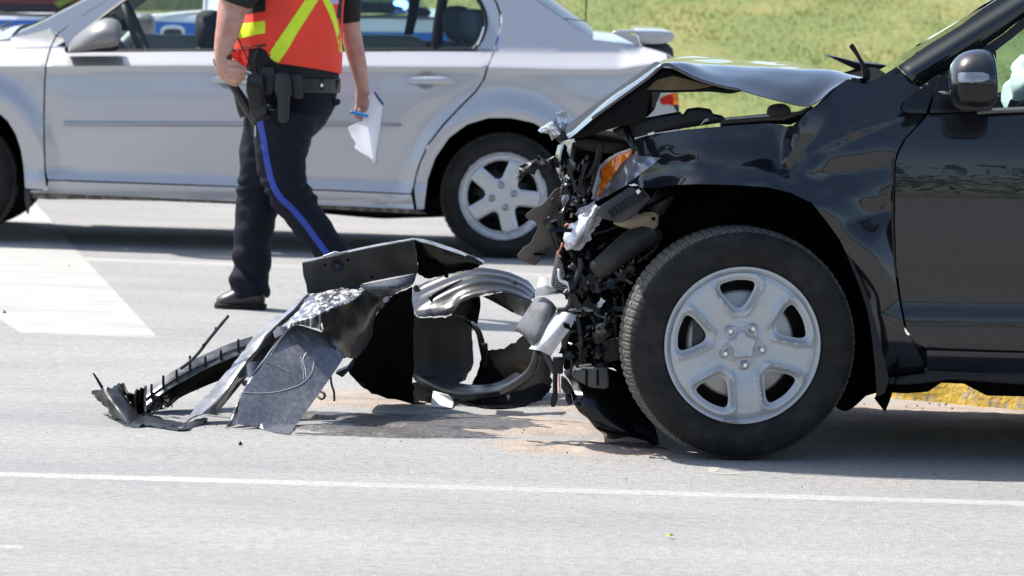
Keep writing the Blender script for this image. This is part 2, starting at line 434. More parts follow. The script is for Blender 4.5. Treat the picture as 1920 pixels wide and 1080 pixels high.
# ground: one sheet to the horizon, finer in the middle
gx_ = [-400, -150, -60, -24, -12]+[-8+i for i in range(17)]+[12, 24, 60, 150, 400]; gy_ = [-400, -150, -60, -20, 0, 5]+[8+i for i in range(21)]+[32, 40, 60, 150, 600]
o = obj('road', [(x, y, 0) for y in gy_ for x in gx_], [(j*len(gx_)+i, j*len(gx_)+i+1, (j+1)*len(gx_)+i+1, (j+1)*len(gx_)+i) for j in range(len(gy_)-1) for i in range(len(gx_)-1)], asph, smooth=False); tag(o, kind='structure')
def marking(name, pts, z, mt, seg=1):
    """paint a millimetre thick whose edges run out onto the road"""
    n = 24; ring = []
    for i, p in enumerate(pts):
        q = pts[(i+1) % len(pts)]; k = max(1, int((q-p).length/.06)); ring += [p.lerp(q, j/k) for j in range(k)]
    c = sum(ring, Vector())/len(ring); A = []; B = []
    for p in ring:
        d = (c-p).normalized(); w_ = noise.noise(p*11)*.010+noise.noise(p*45)*.008
        A.append(Vector((p.x, p.y, -.0004))+d*w_); B.append(Vector((p.x, p.y, z))+d*(.022+w_))
    m_ = len(ring); Fc = [(i, (i+1) % m_, (i+1) % m_+m_, i+m_) for i in range(m_)]+[tuple(range(m_, 2*m_))]
    return tag(obj(name, A+B, Fc, mt, smooth=False, face=(0, 0, 1)), kind='structure')
def line_between(name, a, b, wid, z, ext=0.0, mt=linepaint):
    A, B = G(*a), G(*b); d = (B-A).normalized(); A -= d*ext; B += d*ext; q = Vector((-d.y, d.x, 0))
    n = 500; V = []
    for i in range(n+1):
        p = A.lerp(B, i/n); e1 = noise.noise(p*10)*.010+noise.noise(p*60)*.010; e2 = noise.noise(p*10+Vector((5, 5, 5)))*.010+noise.noise(p*60+Vector((3, 1, 2)))*.010
        h = wid/2
        V += [p+q*(h+e1)-Vector((0, 0, .0004)), p+q*(h+e1-.014)+Vector((0, 0, z)), p-q*(h+e2-.014)+Vector((0, 0, z)), p-q*(h+e2)-Vector((0, 0, .0004))]
    return tag(obj(name, V, [(4*i+j, 4*i+j+1, 4*i+j+5, 4*i+j+4) for i in range(n) for j in range(3)], mt, smooth=False, face=(0, 0, 1)), kind='structure')
line_between('lane_marking', (0, 889), (1920, 944), .105, .0015, 3)
line_between('lane_marking', (165, 486), (1030, 516), .20, .0015, 3)
cross = [G(-230, 448), G(40, 624), G(295, 633), G(128, 449), G(58, 370), G(-120, 356), G(-330, 395)]
marking('crosswalk_bar', cross, .003, roadpaint)
marking('lane_marking', [G(-20, 1021), G(46, 1022), G(46, 1029), G(-20, 1028)], .0015, linepaint)

# grass bank behind
grassm = mat('grass', (.135, .178, .040), .9, col2=(.31, .26, .085), c2s=.9, c2t=(.40, .74), var=.10, vs=14, stretch=(1, .55, 1))
soil = mat('turf', (.135, .172, .044), .95, col2=(.30, .25, .085), c2s=.9, c2t=(.44, .77), var=.12, vs=10, stretch=(1, .55, 1))
BY0 = 33.0
def bankz(x, y):
    t = max(0, y-BY0-.25*x*0); h = .10+.165*t-.0007*t*t
    return h+.08*noise.noise(Vector((x*.18, y*.18, 0)))+.02*noise.noise(Vector((x*.9, y*.9, 3)))
V = []; Fc = []; nx, ny = 90, 60
for j in range(ny+1):
    for i in range(nx+1):
        x = -60+130*i/nx; y = BY0+45*(j/ny)**1.4; V.append((x, y, bankz(x, y)))
Fc = [(j*(nx+1)+i, j*(nx+1)+i+1, (j+1)*(nx+1)+i+1, (j+1)*(nx+1)+i) for j in range(ny) for i in range(nx)]
tag(obj('grass_bank', V, Fc, soil, face=(0, 0, 1)), kind='structure')
tag(box('kerb', -60, 70, BY0-.18, BY0-.002, -.05, .13, mat('concrete', (.34, .33, .31), .9, var=.15, vs=6, bump=.3, bs=60), bevel=.02), kind='structure')
# blades
nb = 150000; rx = np.random.rand(nb); ry = np.random.rand(nb)
X = -6+22*rx; Y = BY0+14*ry**1.3; Z = np.array([bankz(a, b) for a, b in zip(X, Y)])
ang = np.random.rand(nb)*6.28; hh = .010+.022*np.random.rand(nb); ww = .005+.007*np.random.rand(nb); tl = (np.random.rand(nb, 2)-.5)*.06
A = np.stack([X-np.cos(ang)*ww, Y-np.sin(ang)*ww, Z-.01], 1); B = np.stack([X+np.cos(ang)*ww, Y+np.sin(ang)*ww, Z-.01], 1); C_ = np.stack([X+tl[:, 0], Y+tl[:, 1], Z+hh], 1)
co = np.stack([A, B, C_], 1).reshape(-1, 3).astype(np.float32)
me = bpy.data.meshes.new('grass'); me.vertices.add(nb*3); me.vertices.foreach_set('co', co.ravel()); me.loops.add(nb*3); me.loops.foreach_set('vertex_index', np.arange(nb*3, dtype=np.int32))
me.polygons.add(nb); me.polygons.foreach_set('loop_start', np.arange(0, nb*3, 3, dtype=np.int32)); me.update(calc_edges=True); me.materials.append(grassm)
n_ = grassm.node_tree; b_ = n_.nodes['Principled BSDF']; t_ = n_.nodes.new('ShaderNodeBsdfTranslucent'); x_ = n_.nodes.new('ShaderNodeMixShader'); x_.inputs[0].default_value = .55
n_.links.new(b_.inputs['Base Color'].links[0].from_socket, t_.inputs[0]); n_.links.new(b_.outputs[0], x_.inputs[1]); n_.links.new(t_.outputs[0], x_.inputs[2]); n_.links.new(x_.outputs[0], n_.nodes['Material Output'].inputs[0])
o = bpy.data.objects.new('grass', me); COL.objects.link(o); tag(o, 'mown grass with dry tan patches on the bank behind the cars', 'grass', kind='stuff')

# yellow kerb of the traffic island behind the black car
yk = mat('yellow_kerb_paint', (.62, .42, .06), .8, col2=(.36, .33, .27), c2s=22, c2t=(.50, .62), var=.2, vs=40, bump=.6, bs=50, bd=.01)
cnc = mat('island_concrete', (.36, .35, .33), .9, var=.15, vs=5, bump=.3, bs=60)
a, b = G(1652, 742), G(1920, 773); d = (b-a).normalized()
line = [a+Vector((1.3, 2.4, 0)), a+Vector((.45, 1.5, 0)), a+Vector((.04, .62, 0)), a-d*.02] + [a+d*t for t in (.3, .6, .9, 1.3, 1.8, 2.4, 3.2, 4.4)]
fine = spline(line, 12); V = []; Fc = []
for i, p in enumerate(fine):
    t = (fine[min(i+1, len(fine)-1)]-fine[max(i-1, 0)]).normalized(); q = Vector((-t.y, t.x, 0)); q = q if q.y > 0 or i < 20 else -q
    w_ = lambda s: noise.noise(p*9+Vector((s, 0, 0)))*.012+noise.noise(p*30+Vector((s, 0, 0)))*.005
    V += [p+q*w_(1), p+q*(.012+w_(2))+Vector((0, 0, .06)), p+q*(.02+w_(3))+Vector((0, 0, .115)), p+q*.05+Vector((0, 0, .14)), p+q*.17+Vector((0, 0, .145))]
Fc = [(i*5+j, i*5+j+1, (i+1)*5+j+1, (i+1)*5+j) for i in range(len(fine)-1) for j in range(4)]
tag(obj('island_kerb', V, Fc, yk, face=(0, 0, 1)), kind='structure')
top = [Vector(V[i*5+4]) for i in range(len(fine))]+[Vector((8, 13.5, .145)), Vector((8, 17.6, .145))]
tag(obj('traffic_island', top, [tuple(range(len(top)))], cnc, smooth=False, face=(0, 0, 1)), kind='structure')

# absorbent sand, wet stain, crumbs
def blob(name, boxpx, cen, mt, hgt, th, res=.011, z0=.0035, k=2.2, stretch=(1, 1)):
    x0, x1, y0, y1 = boxpx; nx = int((x1-x0)/res); ny = int((y1-y0)/res); idx = {}; V = []; Fc = []
    def val(x, y):
        d_ = max((s_*(1-math.hypot((x-cx)/rx, (y-cy)/ry)) for cx, cy, rx, ry, s_ in cen))
        q = Vector((x*stretch[0], y*stretch[1], 0)); return d_+.42*noise.noise(q*k)+.25*noise.noise(q*k*3.1)+.16*noise.noise(q*k*9)
    g = [[val(x0+i*res, y0+j*res)-th for i in range(nx+1)] for j in range(ny+1)]
    def vid(i, j):
        if (i, j) not in idx:
            x, y = x0+i*res, y0+j*res; idx[i, j] = len(V); q = Vector((x, y, 0)); v = g[j][i]
            if hgt: z = hgt*min(1, v*1.5)*(.6+.8*abs(noise.noise(q*3)))+.0022*noise.noise(q*34)+.0012*noise.noise(q*75)-.0004
            else: z = .0004+min(.0145, v*.07)*(.35+.65*max(0, noise.noise(q*5)+.5))+.0005*noise.noise(q*30)+.0004*noise.noise(q*80)
            V.append((x, y, max(z, -.004)))
        return idx[i, j]
    for j in range(ny):
        for i in range(nx):
            if max(g[j][i], g[j+1][i+1], g[j][i+1], g[j+1][i]) > -.12: Fc.append((vid(i, j), vid(i+1, j), vid(i+1, j+1), vid(i, j+1)))
    return obj(name, V, Fc, mt, face=(0, 0, 1))
sandm = mat('absorbent_sand', (.25, .198, .16), .95, col2=(.40, .34, .285), c2s=160, c2t=(.40, .62), var=.22, vs=7, bump=.8, bs=190, bd=.006)
wet = mat('wet_stain', (.050, .045, .042), .5, col2=(.13, .115, .105), c2s=60, c2t=(.45, .62), bump=.5, bs=150, bd=.003)
s1, s2, s3, s4 = G(700, 745), G(1010, 800), G(1050, 840), G(1800, 800)
o = blob('sand', (-.75, 3.4, 12.75, 15.1), [(s1.x, s1.y, .50, .38, 1), (s2.x, s2.y, .42, .42, 1.1), (s3.x+.05, s3.y+.03, .34, .26, 1.1), (G(1160, 840).x, G(1160, 840).y+.1, .28, .26, 1), (s4.x, s4.y+.1, 1.3, .75, 1.4), (2.6, 13.9, 1.3, .8, 1.3), (.55, 14.3, .7, .30, .8)], sandm, .014, .22)
tag(o, kind='structure')
s5, s6 = G(830, 790), G(760, 812)
o = blob('wet_stain', (-1.2, .9, 12.9, 14.3), [(s5.x, s5.y, .52, .20, 1), (s6.x-.05, s6.y, .42, .14, 1.0), (G(860, 800).x, G(860, 800).y, .40, .16, 1.0), (G(1120, 838).x, G(1120, 838).y, .22, .08, .9)], wet, 0, .14, z0=.010, k=3, stretch=(.6, 2.2), res=.009); tag(o, kind='structure')
V = []; Fc = []
def grain(p, r):
    b_ = len(V); q = [Vector((math.cos(a_), math.sin(a_), 0))*r*random.uniform(.7, 1.2) for a_ in (0.3, 2.4, 4.5)]
    V.extend([p+q[0], p+q[1], p+q[2], p+Vector((0, 0, r*1.1))]); Fc.extend([(b_, b_+1, b_+3), (b_+1, b_+2, b_+3), (b_+2, b_, b_+3)])
for _ in range(900):
    if random.random() < .6: p = Vector((random.gauss(.55, 1.0), 12.9+abs(random.gauss(0, .55))-.6, .003)); 
    else: p = Vector((random.uniform(-.1, 3), random.uniform(10.6, 13.2), .003))
    grain(p, random.uniform(.0012, .0028))
tag(obj('sand_grains', V, Fc, sandm, smooth=False), 'loose tan grains scattered over the asphalt around the black car', 'grains', kind='stuff')
V = []; Fc = []
for _ in range(110): grain(Vector((random.gauss(.1, .8), 13.5+random.gauss(0, .45), .004)), random.uniform(.0012, .0045))
for _ in range(40): grain(Vector((random.uniform(1.0, 1.9), random.uniform(14.2, 14.8), .003)), random.uniform(.002, .006))
for px, py, r in ((450, 836, .012), (8, 588, .010), (1640, 775, .006), (1655, 768, .007), (1785, 769, .007), (600, 500, .01), (130, 500, .006)): grain(G(px, py)+Vector((0, 0, .003)), r)
tag(obj('debris_crumbs', V, Fc, pblack, smooth=False), 'small black plastic crumbs strewn on the road by the wreck', 'crumbs', kind='stuff')
o = obj('leaf', [G(1248, 1002, .006), G(1256, 1000, .016), G(1264, 1003, .006), G(1256, 1006, .008)], [(0, 1, 3), (1, 2, 3)], mat('leaf_green', (.45, .5, .05), .6), solid=.001)
tag(o, 'tiny yellow-green leaf lying on the asphalt in front of the white line', 'leaf')
V, T = fill(chaikin([(1325, 876), (1345, 872), (1352, 880), (1335, 887), (1400, 886), (1400, 889), (1330, 889)], 1), 6)
tag(obj('paint_mark', [G(x, y, .001) for x, y in V], T, mat('yellow_spray', (.40, .375, .22), .8, col2=(.31, .31, .30), c2s=60, c2t=(.38, .5)), smooth=False, face=(0, 0, 1)), kind='structure')

# trees on the photographer's side of the road: they show in the black paint
leafm = mat('tree_leaves', (.055, .085, .025), .8, var=.4, vs=1.2)
V = []; Fc = []
for t in range(30):
    cx, cy = -62+t*4.2+random.uniform(-1.5, 1.5), -42+random.uniform(-6, 6); hh_ = random.uniform(5, 9.5); rr_ = random.uniform(3, 5)
    for _ in range(700):
        v = Vector((random.gauss(0, 1), random.gauss(0, 1), random.gauss(0, 1))).normalized()*random.random()**.4; v *= 1+.35*noise.noise(v*2.2+Vector((t*5, 0, 0)))
        p = Vector((cx+v.x*rr_, cy+v.y*rr_, 1.2+hh_*.5+v.z*hh_*.55)); b_ = len(V); q = random.uniform(.2, .5)
        for _k in range(3): V.append(p+Vector((random.uniform(-q, q), random.uniform(-q, q), random.uniform(-q, q))))
        Fc.append((b_, b_+1, b_+2))
tag(obj('treeline', V, Fc, leafm, smooth=False), 'row of green trees across the road, seen mirrored in the black doors', 'trees', kind='stuff')

# ================================================================ WHEELS
def lathe(prof, n=96, c=Vector((0, 0, 0))):          # prof: (radius, y) around the Y axis
    V = []; Fc = []; m_ = len(prof)
    for k in range(n):
        q = 2*math.pi*k/n
        for r, y in prof: V.append(c+Vector((r*math.cos(q), y, r*math.sin(q))))
    for k in range(n):
        l = (k+1) % n
        for i in range(m_-1): Fc.append((k*m_+i, k*m_+i+1, l*m_+i+1, l*m_+i))
    return V, Fc
def make_tyre(R, r, wdt, parent, O, grooves=66, bulge=.012, mt2=None, rot=Matrix.Identity(3)):
    h = wdt/2
    prof = [(r-.012, -h+.02), (r, -h+.004), (r+.012, -h-bulge*.4), (r+(R-r)*.3, -h-bulge), (r+(R-r)*.5, -h-bulge*1.05), (r+(R-r)*.52, -h-bulge*1.02), (r+(R-r)*.72, -h-bulge*.3), (r+(R-r)*.86, -h+.006), (R-.012, -h+.014), (R-.008, -h+.020)]
    prof += [(R-.003, -h+.034), (R, -h*.55)]
    tr = [(R-.009, -h*.55+.002), (R-.009, -h*.55+.008), (R, -h*.55+.010), (R, -.006), (R-.009, -.004), (R-.009, .004), (R, .006)]
    full = prof+tr; full = full+[(a, -b) for a, b in reversed(full[:-1])]
    V, Fc = lathe(full, grooves*4); m_ = len(full)
    for k in range(grooves*4):           # shoulder and tread blocks
        for i, (a, b) in enumerate(full):
            if a > R-.0125:
                deep = .0045 if (k % 4 == 0) else (.0016 if (k % 4 == 2 and abs(b) > h*.5) else 0)
                if deep:
                    v = V[k*m_+i]; s = math.hypot(v.x, v.z); V[k*m_+i] = Vector((v.x*(s-deep)/s, v.y+(.004 if b < -h+.03 and b < 0 else 0), v.z*(s-deep)/s))
    V = [rot @ v+O for v in V]
    o = obj('tyre', V, Fc, [rubber, tread], parent, recalc=True)
    fl = [f for f in range(len(Fc))]
    tn = {i for i, (a, b) in enumerate(full) if a > R-.013}
    o.data.polygons.foreach_set('material_index', [1 if (Fc[f][0] % m_ in tn and Fc[f][1] % m_ in tn) else 0 for f in fl])
    o.data.set_sharp_from_angle(angle=math.radians(45))
    return o
# ================================================================ SILVER SEDAN
YS = 21.03; YSC = YS+.86; W2 = 2*YSC
sedan = thing('silver_sedan', (P(440, 390, YS).x, YSC, 0), 'silver four-door sedan with rear spoiler stopped behind the walking officer', 'car')
CREASE = [(-400, 150), (-250, 138), (-100, 128), (0, 125), (330, 123), (600, 124), (900, 126), (1060, 130), (1160, 130), (1210, 122), (1262, 112)]
HUB2 = (943, 371); HUB1 = (-84, 322)
_b = smooth_table([(-70, .32), (-55, .215), (-42, .15), (-30, .104), (-16, .058), (-6, .018), (0, .001), (3, .004), (9, .011), (22, .009), (60, .0), (110, .001), (150, .012), (180, .024), (193, .030), (200, .024), (212, .015), (222, .017), (240, .032), (243, .024), (252, .028), (262, .040), (270, .055), (285, .07)])
def sed(px, py, g=False):
    k = 1.0
    v = py-lerp_table(CREASE, px)
    low = lerp_table([(0, 0), (780, 24), (1260, 34)], px) if v > 130 else 0
    vv = v-low*smoothstep(120, 200, v)
    if g and v < -31: dy = .1085+.42*(-31-v)/379
    else: dy = _b(vv)
    for hx, hy in (HUB2, HUB1):
        r = math.hypot(px-hx, py-hy)
        if r < 260: dy -= .028*math.exp(-((r-163)/22)**2)*(1 if py < hy+60 else 0); dy += .012*math.exp(-((r-200)/26)**2)*(py < hy)
    dy += .05*((px-430)/800)**2
    return YS+dy
sg = lambda x, y: sed(x, y, True)
def cup_outline(cx, cy): return chaikin([(cx-28, cy-8), (cx-16, cy-17), (cx+4, cy-17), (cx+16, cy-8), (cx+12, cy+10), (cx-2, cy+18), (cx-16, cy+16), (cx-26, cy+8)], 2)
CRL = [[(x, y+d_) for x, y in CREASE] for d_ in (-31, -7, -3.5, 0, 3, 8)]
SP = []                                   # near side parts that get a far side twin
def sp(*a, **k):
    k.setdefault('step', 9); k.setdefault('lines', CRL); o = panel(*a, **k); SP.append(o); return o
arch2 = [(795, 392), (797, 372), (802, 335), (816, 296), (842, 258), (876, 233), (916, 221), (958, 221), (1000, 230), (1036, 251), (1064, 283), (1082, 322), (1089, 366), (1090, 392)]
arch1 = [(47, 352), (46, 336), (44, 310), (39, 280), (30, 252), (14, 226), (-10, 205), (-45, 184), (-85, 176), (-125, 182), (-165, 204), (-198, 240), (-215, 280), (-222, 320)]
sp('front_fender', [(104, 67), (94, 87), (88, 108), (84.5, 125), (82, 160), (81, 240), (83, 320), (87, 356), (58, 354)]+arch1+[(-250, 320), (-345, 300), (-372, 240), (-372, 190), (-345, 158), (-300, 138), (-220, 118), (-100, 92), (-20, 78), (15, 72), (50, 65), (92, 55)], sed, silver, sedan)
fd = sp('front_door', [(107, 68), (97, 87), (91, 108), (87.5, 125), (85, 160), (84, 240), (86, 320), (90, 336), (505, 351), (508, 250), (510, 95), (205, 98), (128, 98), (122, 78)], sed, silver, sedan, holes=[cup_outline(436, 150)])
sp('door_frame', [(108, 65), (158, 28), (206, -2), (270, -42), (320, -66), (400, -76), (520, -80), (520, -66), (410, -63), (330, -52), (262, -14), (205, 25), (160, 62), (126, 94), (121, 76)], lambda x, y: sg(x, min(y, 92)), silver, sedan)
rd = sp('rear_door', [(513, 95), (512, 250), (509, 351), (770, 362.5), (774, 350), (778, 330), (786, 304), (801, 270), (831, 231), (860, 201), (891, 170), (905, 150), (911, 130), (920, 112), (924.5, 94)], sed, silver, sedan, holes=[cup_outline(806, 151)])
sp('door_frame', [(525, -80), (700, -80), (820, -68), (880, -48), (914, -18), (929, 5), (937, 30), (936, 55), (925.5, 92.5), (890, 92.5), (905, 70), (912, 45), (908, 20), (896, -2), (870, -28), (815, -52), (700, -63), (525, -66)], sg, silver, sedan)
qp = sp('quarter_panel', [(932.5, 4), (941, 28), (940, 56), (928.5, 94), (915.5, 126), (909, 149), (894, 172), (863, 203), (834, 234), (804, 272), (789, 305), (781, 332), (777, 352), (778, 366), (782, 392)]+arch2+[(1108, 400), (1235, 392), (1262, 350), (1272, 280), (1272, 215), (1262, 198), (1240, 196), (1236, 186), (1250, 176), (1270, 172), (1268, 140), (1258, 118), (1248, 101), (1208, 88), (1160, 80), (1112, 74), (1060, 38), (1030, 17), (990, -9), (955, -30), (918, -48), (884, -50), (916, -20)], sg, silver, sedan)
sp('rocker_panel', [(57, 357), (88, 357.5), (91, 339), (505, 353.5), (771, 365), (776, 392), (640, 386), (450, 378), (250, 369), (58, 361)], sed, silver, sedan, step=7)
slab('sill_seam', [(57, 360), (250, 368), (450, 377), (640, 385), (790, 393), (800, 402), (640, 393), (450, 383), (300, 377), (150, 374), (90, 374), (60, 372)], YS+.075, .02, dirt, sedan)
slab('mud_flap', [(46, 338), (54, 341), (57, 350), (57, 380), (53, 402), (50, 400), (46, 372)], YS+.05, .02, pgrey, sedan)
# side moulding and handles
ml = panel('side_moulding', chaikin([(119, 228), (121, 227), (753, 232), (753, 238), (121, 236.5), (119, 235)], 1), lambda x, y: sed(x, y)-.013*(1-abs((y-232)/6)**2), mat('moulding_silver', (.36, .36, .375), .4, .3, .4), sedan, step=3, thick=.005)
SP.append(ml)
def handle(door, cx, cy):
    hp = [(cx-43, cy+1), (cx-40, cy-5), (cx-20, cy-8), (cx+25, cy-8), (cx+42, cy-6), (cx+46, cy), (cx+42, cy+7), (cx+20, cy+8), (cx-20, cy+6), (cx-38, cy+5)]
    cup = cup_outline(cx, cy); V, T = fill(cup, 3.5); ed = edge_dist(cup, V)
    obj('handle_recess', [P(x, y, sed(x, y)+.030*smoothstep(0, 14, e)) for (x, y), e in zip(V, ed)], T, silver, door, solid=.002, face=CF)
    h = panel('handle', chaikin(hp, 1), lambda x, y: sed(x, y)-.020-.016*max(0, 1-((y-cy)/9)**2)*(1-.5*abs((x-cx)/48)**2), silver, door, step=3, thick=.012)
handle(rd, 806, 151); handle(fd, 436, 150)
# windows
gl = lambda off: (lambda x, y: sg(x, min(y, 94))+off)
wf = sp('window', [(206, 22), (262, -16), (330, -54), (410, -65), (500, -68), (503, 93), (204, 97), (204, 60)], gl(.012), glassc, sedan, step=25, thick=0)
wr = sp('window', [(522, -68), (700, -65), (815, -54), (870, -29), (897, -2), (909, 20), (913, 45), (905, 70), (890, 92), (522, 94)], gl(.012), glasst, sedan, step=25, thick=0)
def strip(name, line, wd, mt, parent, yf, off=0):
    """a narrow moulding along a line of pixels"""
    pl = [Vector((x, y, 0)) for x, y in line]; f = spline(pl, 5); A = []; B = []
    for i, p in enumerate(f):
        t = (f[min(i+1, len(f)-1)]-f[max(i-1, 0)]).normalized(); q = Vector((-t.y, t.x, 0))*wd/2; A.append(p+q); B.append(p-q)
    V = []; 
    for a_, p, b_ in zip(A, f, B): V += [P(a_.x, a_.y, yf(a_.x, a_.y)+off), P(p.x, p.y, yf(p.x, p.y)+off-.006), P(b_.x, b_.y, yf(b_.x, b_.y)+off)]
    Fc = [(i*3+j, i*3+j+1, i*3+j+4, i*3+j+3) for i in range(len(f)-1) for j in range(2)]
    o = obj(name, V, Fc, mt, parent, solid=.006, face=CF); return o
SP.append(strip('window_seal', [(200, 97), (300, 96), (506, 94)], 9, pblack, sedan, gl(-.002)))
SP.append(strip('window_seal', [(514, 94), (700, 94), (888, 92)], 9, pblack, sedan, gl(-.002)))
SP.append(strip('window_seal', [(886, 93), (898, 80), (907, 62), (911, 44), (907, 20), (895, -3), (868, -30), (815, -55)], 8, pblack, wr, gl(-.003)))
SP.append(strip('window_seal', [(895, 84), (903, 65), (907, 50)], 4, chrome, wr, gl(-.008)))
SP.append(strip('window_divider', [(814, 90), (818, 50), (826, 0), (832, -52)], 13, pblack, wr, gl(-.002)))
SP.append(strip('window_seal', [(122, 97), (150, 66), (205, 22), (262, -17), (330, -56)], 7, pblack, sedan, gl(-.002)))
sp('mirror_sail', [(122, 98), (128, 90), (160, 62), (206, 22), (206, 97)], gl(-.004), pgrey, sedan, step=8)
sp('pillar_cover', [(503, -68), (524, -68), (524, 95), (503, 95)], gl(-.001), pblack, sedan, step=12)
# mirror
mg = []
for t, cx, cy, a_, b_ in ((0, 128, 88, 8, 9), (.0, 140, 83, 15, 15), (.0, 160, 73, 18, 22), (0, 185, 63, 18, 27), (0, 205, 61, 18, 27), (0, 220, 63, 16, 24), (0, 226, 66, 8, 13)):
    c = P(cx, cy, YS-.04-.08*smoothstep(125, 175, cx)); mg.append((c, Vector((0, .05+.06*smoothstep(125, 180, cx), .02)), Vector((0.004, 0, b_/379))))
V, Fc = loft_geo(mg, 24); mh = obj('side_mirror', V, Fc, mat('weathered_grey', (.20, .195, .19), .42, .3, .2, var=.1, vs=9), sedan, recalc=True, sub=1)
SP.append(mh)
slab('mirror_foot', [(121, 90), (131, 84), (150, 86), (180, 88), (220, 85), (226, 90), (215, 96), (130, 100), (122, 98)], YS-.02, .10, pblack, mh)
# taillight
tl_ = panel('tail_light', [(1237, 187), (1250, 177.5), (1269, 174), (1272, 196), (1262, 197), (1240, 195)], lambda x, y: sed(x, y)-.006, red, sedan, step=6); SP.append(tl_)
SP.append(panel('reflector', [(1262, 176), (1270, 174.5), (1272.5, 196), (1263, 196.5)], lambda x, y: sed(x, y)-.011, amber, tl_, step=6))
sp('body_inner', [(90, 110), (500, 100), (905, 100), (905, 130), (795, 270), (775, 350), (500, 340), (100, 325)], lambda x, y: sed(x, y)+.035, dark, sedan, step=40)
# twins on the far side
for o in list(SP): 
    par = o.parent
    mirror(o, YSC, sedan if par == sedan else None)
# roof, glass, deck, bonnet across the car
def across(name, near, mt, crown, parent=sedan, thick=.004, inset=None, n=16, zoff=0):
    """a panel from the near edge (px, py, depth) to its mirror on the far side, arched by crown"""
    e = spline([P(*p) for p in near], 6); V = []
    for p in e:
        for j in range(n+1):
            s = j/n; V.append(Vector((p.x, p.y+(W2-2*p.y)*s, p.z+crown*(1-(2*s-1)**2)+zoff)))
    m_ = n+1; Fc = [(i*m_+j, i*m_+j+1, (i+1)*m_+j+1, (i+1)*m_+j) for i in range(len(e)-1) for j in range(n)]
    return obj(name, V, Fc, mt, parent, solid=thick, face=(0, 0, 1))
gy = lambda px, py, d=0: sg(px, py)+d
across('roof', [(x, y, gy(x, y)) for x, y in ((318, -66), (400, -77), (520, -81), (700, -81), (820, -69), (884, -51), (920, -49), (957, -30))], silver, .05)
across('windscreen', [(20, 73, YS+.235), (62, 55, YS+.22), (110, 31, YS+.24), (160, 5, gy(160, 5, .03)), (250, -40, gy(250, -40, .02)), (318, -67, gy(318, -67, .01))], glassc, .05, thick=0)
pl_ = panel('front_pillar', [(52, 64), (92, 54), (106, 64), (157, 27), (206, -3), (270, -43), (320, -67), (300, -66), (240, -40), (158, 2), (110, 26), (60, 52), (15, 71)], lambda x, y: min(sg(x, min(y, 92)), YS+.24+.0*x), silver, sedan, step=8); mirror(pl_, YSC)
across('rear_window', [(957, -30, gy(957, -30, .02)), (1030, 16, gy(1030, 16, .02)), (1060, 37, gy(1060, 37, .02)), (1112, 74, gy(1112, 74, .03))], glassd, .06, thick=0)
across('boot_lid', [(1112, 74, gy(1112, 74, .01)), (1160, 80, gy(1160, 80, .02)), (1208, 88, gy(1208, 88, .03)), (1248, 101, gy(1248, 101, .02)), (1262, 116, gy(1258, 116, .03)), (1268, 170, YS+.12)], silver, .035)
across('rear_bumper', [(1270, 172, YS+.1), (1273, 215, YS+.09), (1273, 280, YS+.08), (1263, 350, YS+.1), (1236, 391, YS+.12)], silver, .0)
across('bonnet', [(18, 72, YS+.20), (-20, 78, YS+.19), (-100, 92, YS+.18), (-220, 118, YS+.17), (-300, 138, YS+.17), (-345, 158, YS+.18)], silver, .06)
across('front_bumper', [(-345, 158, YS+.18), (-374, 190, YS+.15), (-376, 240, YS+.13), (-350, 300, YS+.13), (-250, 330, YS+.16)], silver, .0)
across('floor_pan', [(-250, 322, YS+.14), (60, 330, YS+.12), (450, 352, YS+.12), (800, 372, YS+.12), (1100, 380, YS+.12), (1236, 380, YS+.12)], dark, .0, thick=.05)
tube('exhaust_pipe', [(560, 385, YS+.5), (700, 398, YS+.5), (760, 398, YS+.55), (860, 395, YS+.6)], .03, pblack, sedan)
V, Fc = loft_geo([(P(6, 68, YS+.55), Vector((.02, 0, 0)), Vector((0, .03, 0))), (P(4, 57, YS+.55), Vector((.025, 0, 0)), Vector((0, .03, 0)))], 8)
tube('wiper', [(9, 66, YS+.5), (3, 50, YS+.6), (22, 42, YS+.9)], .008, pblack, sedan)
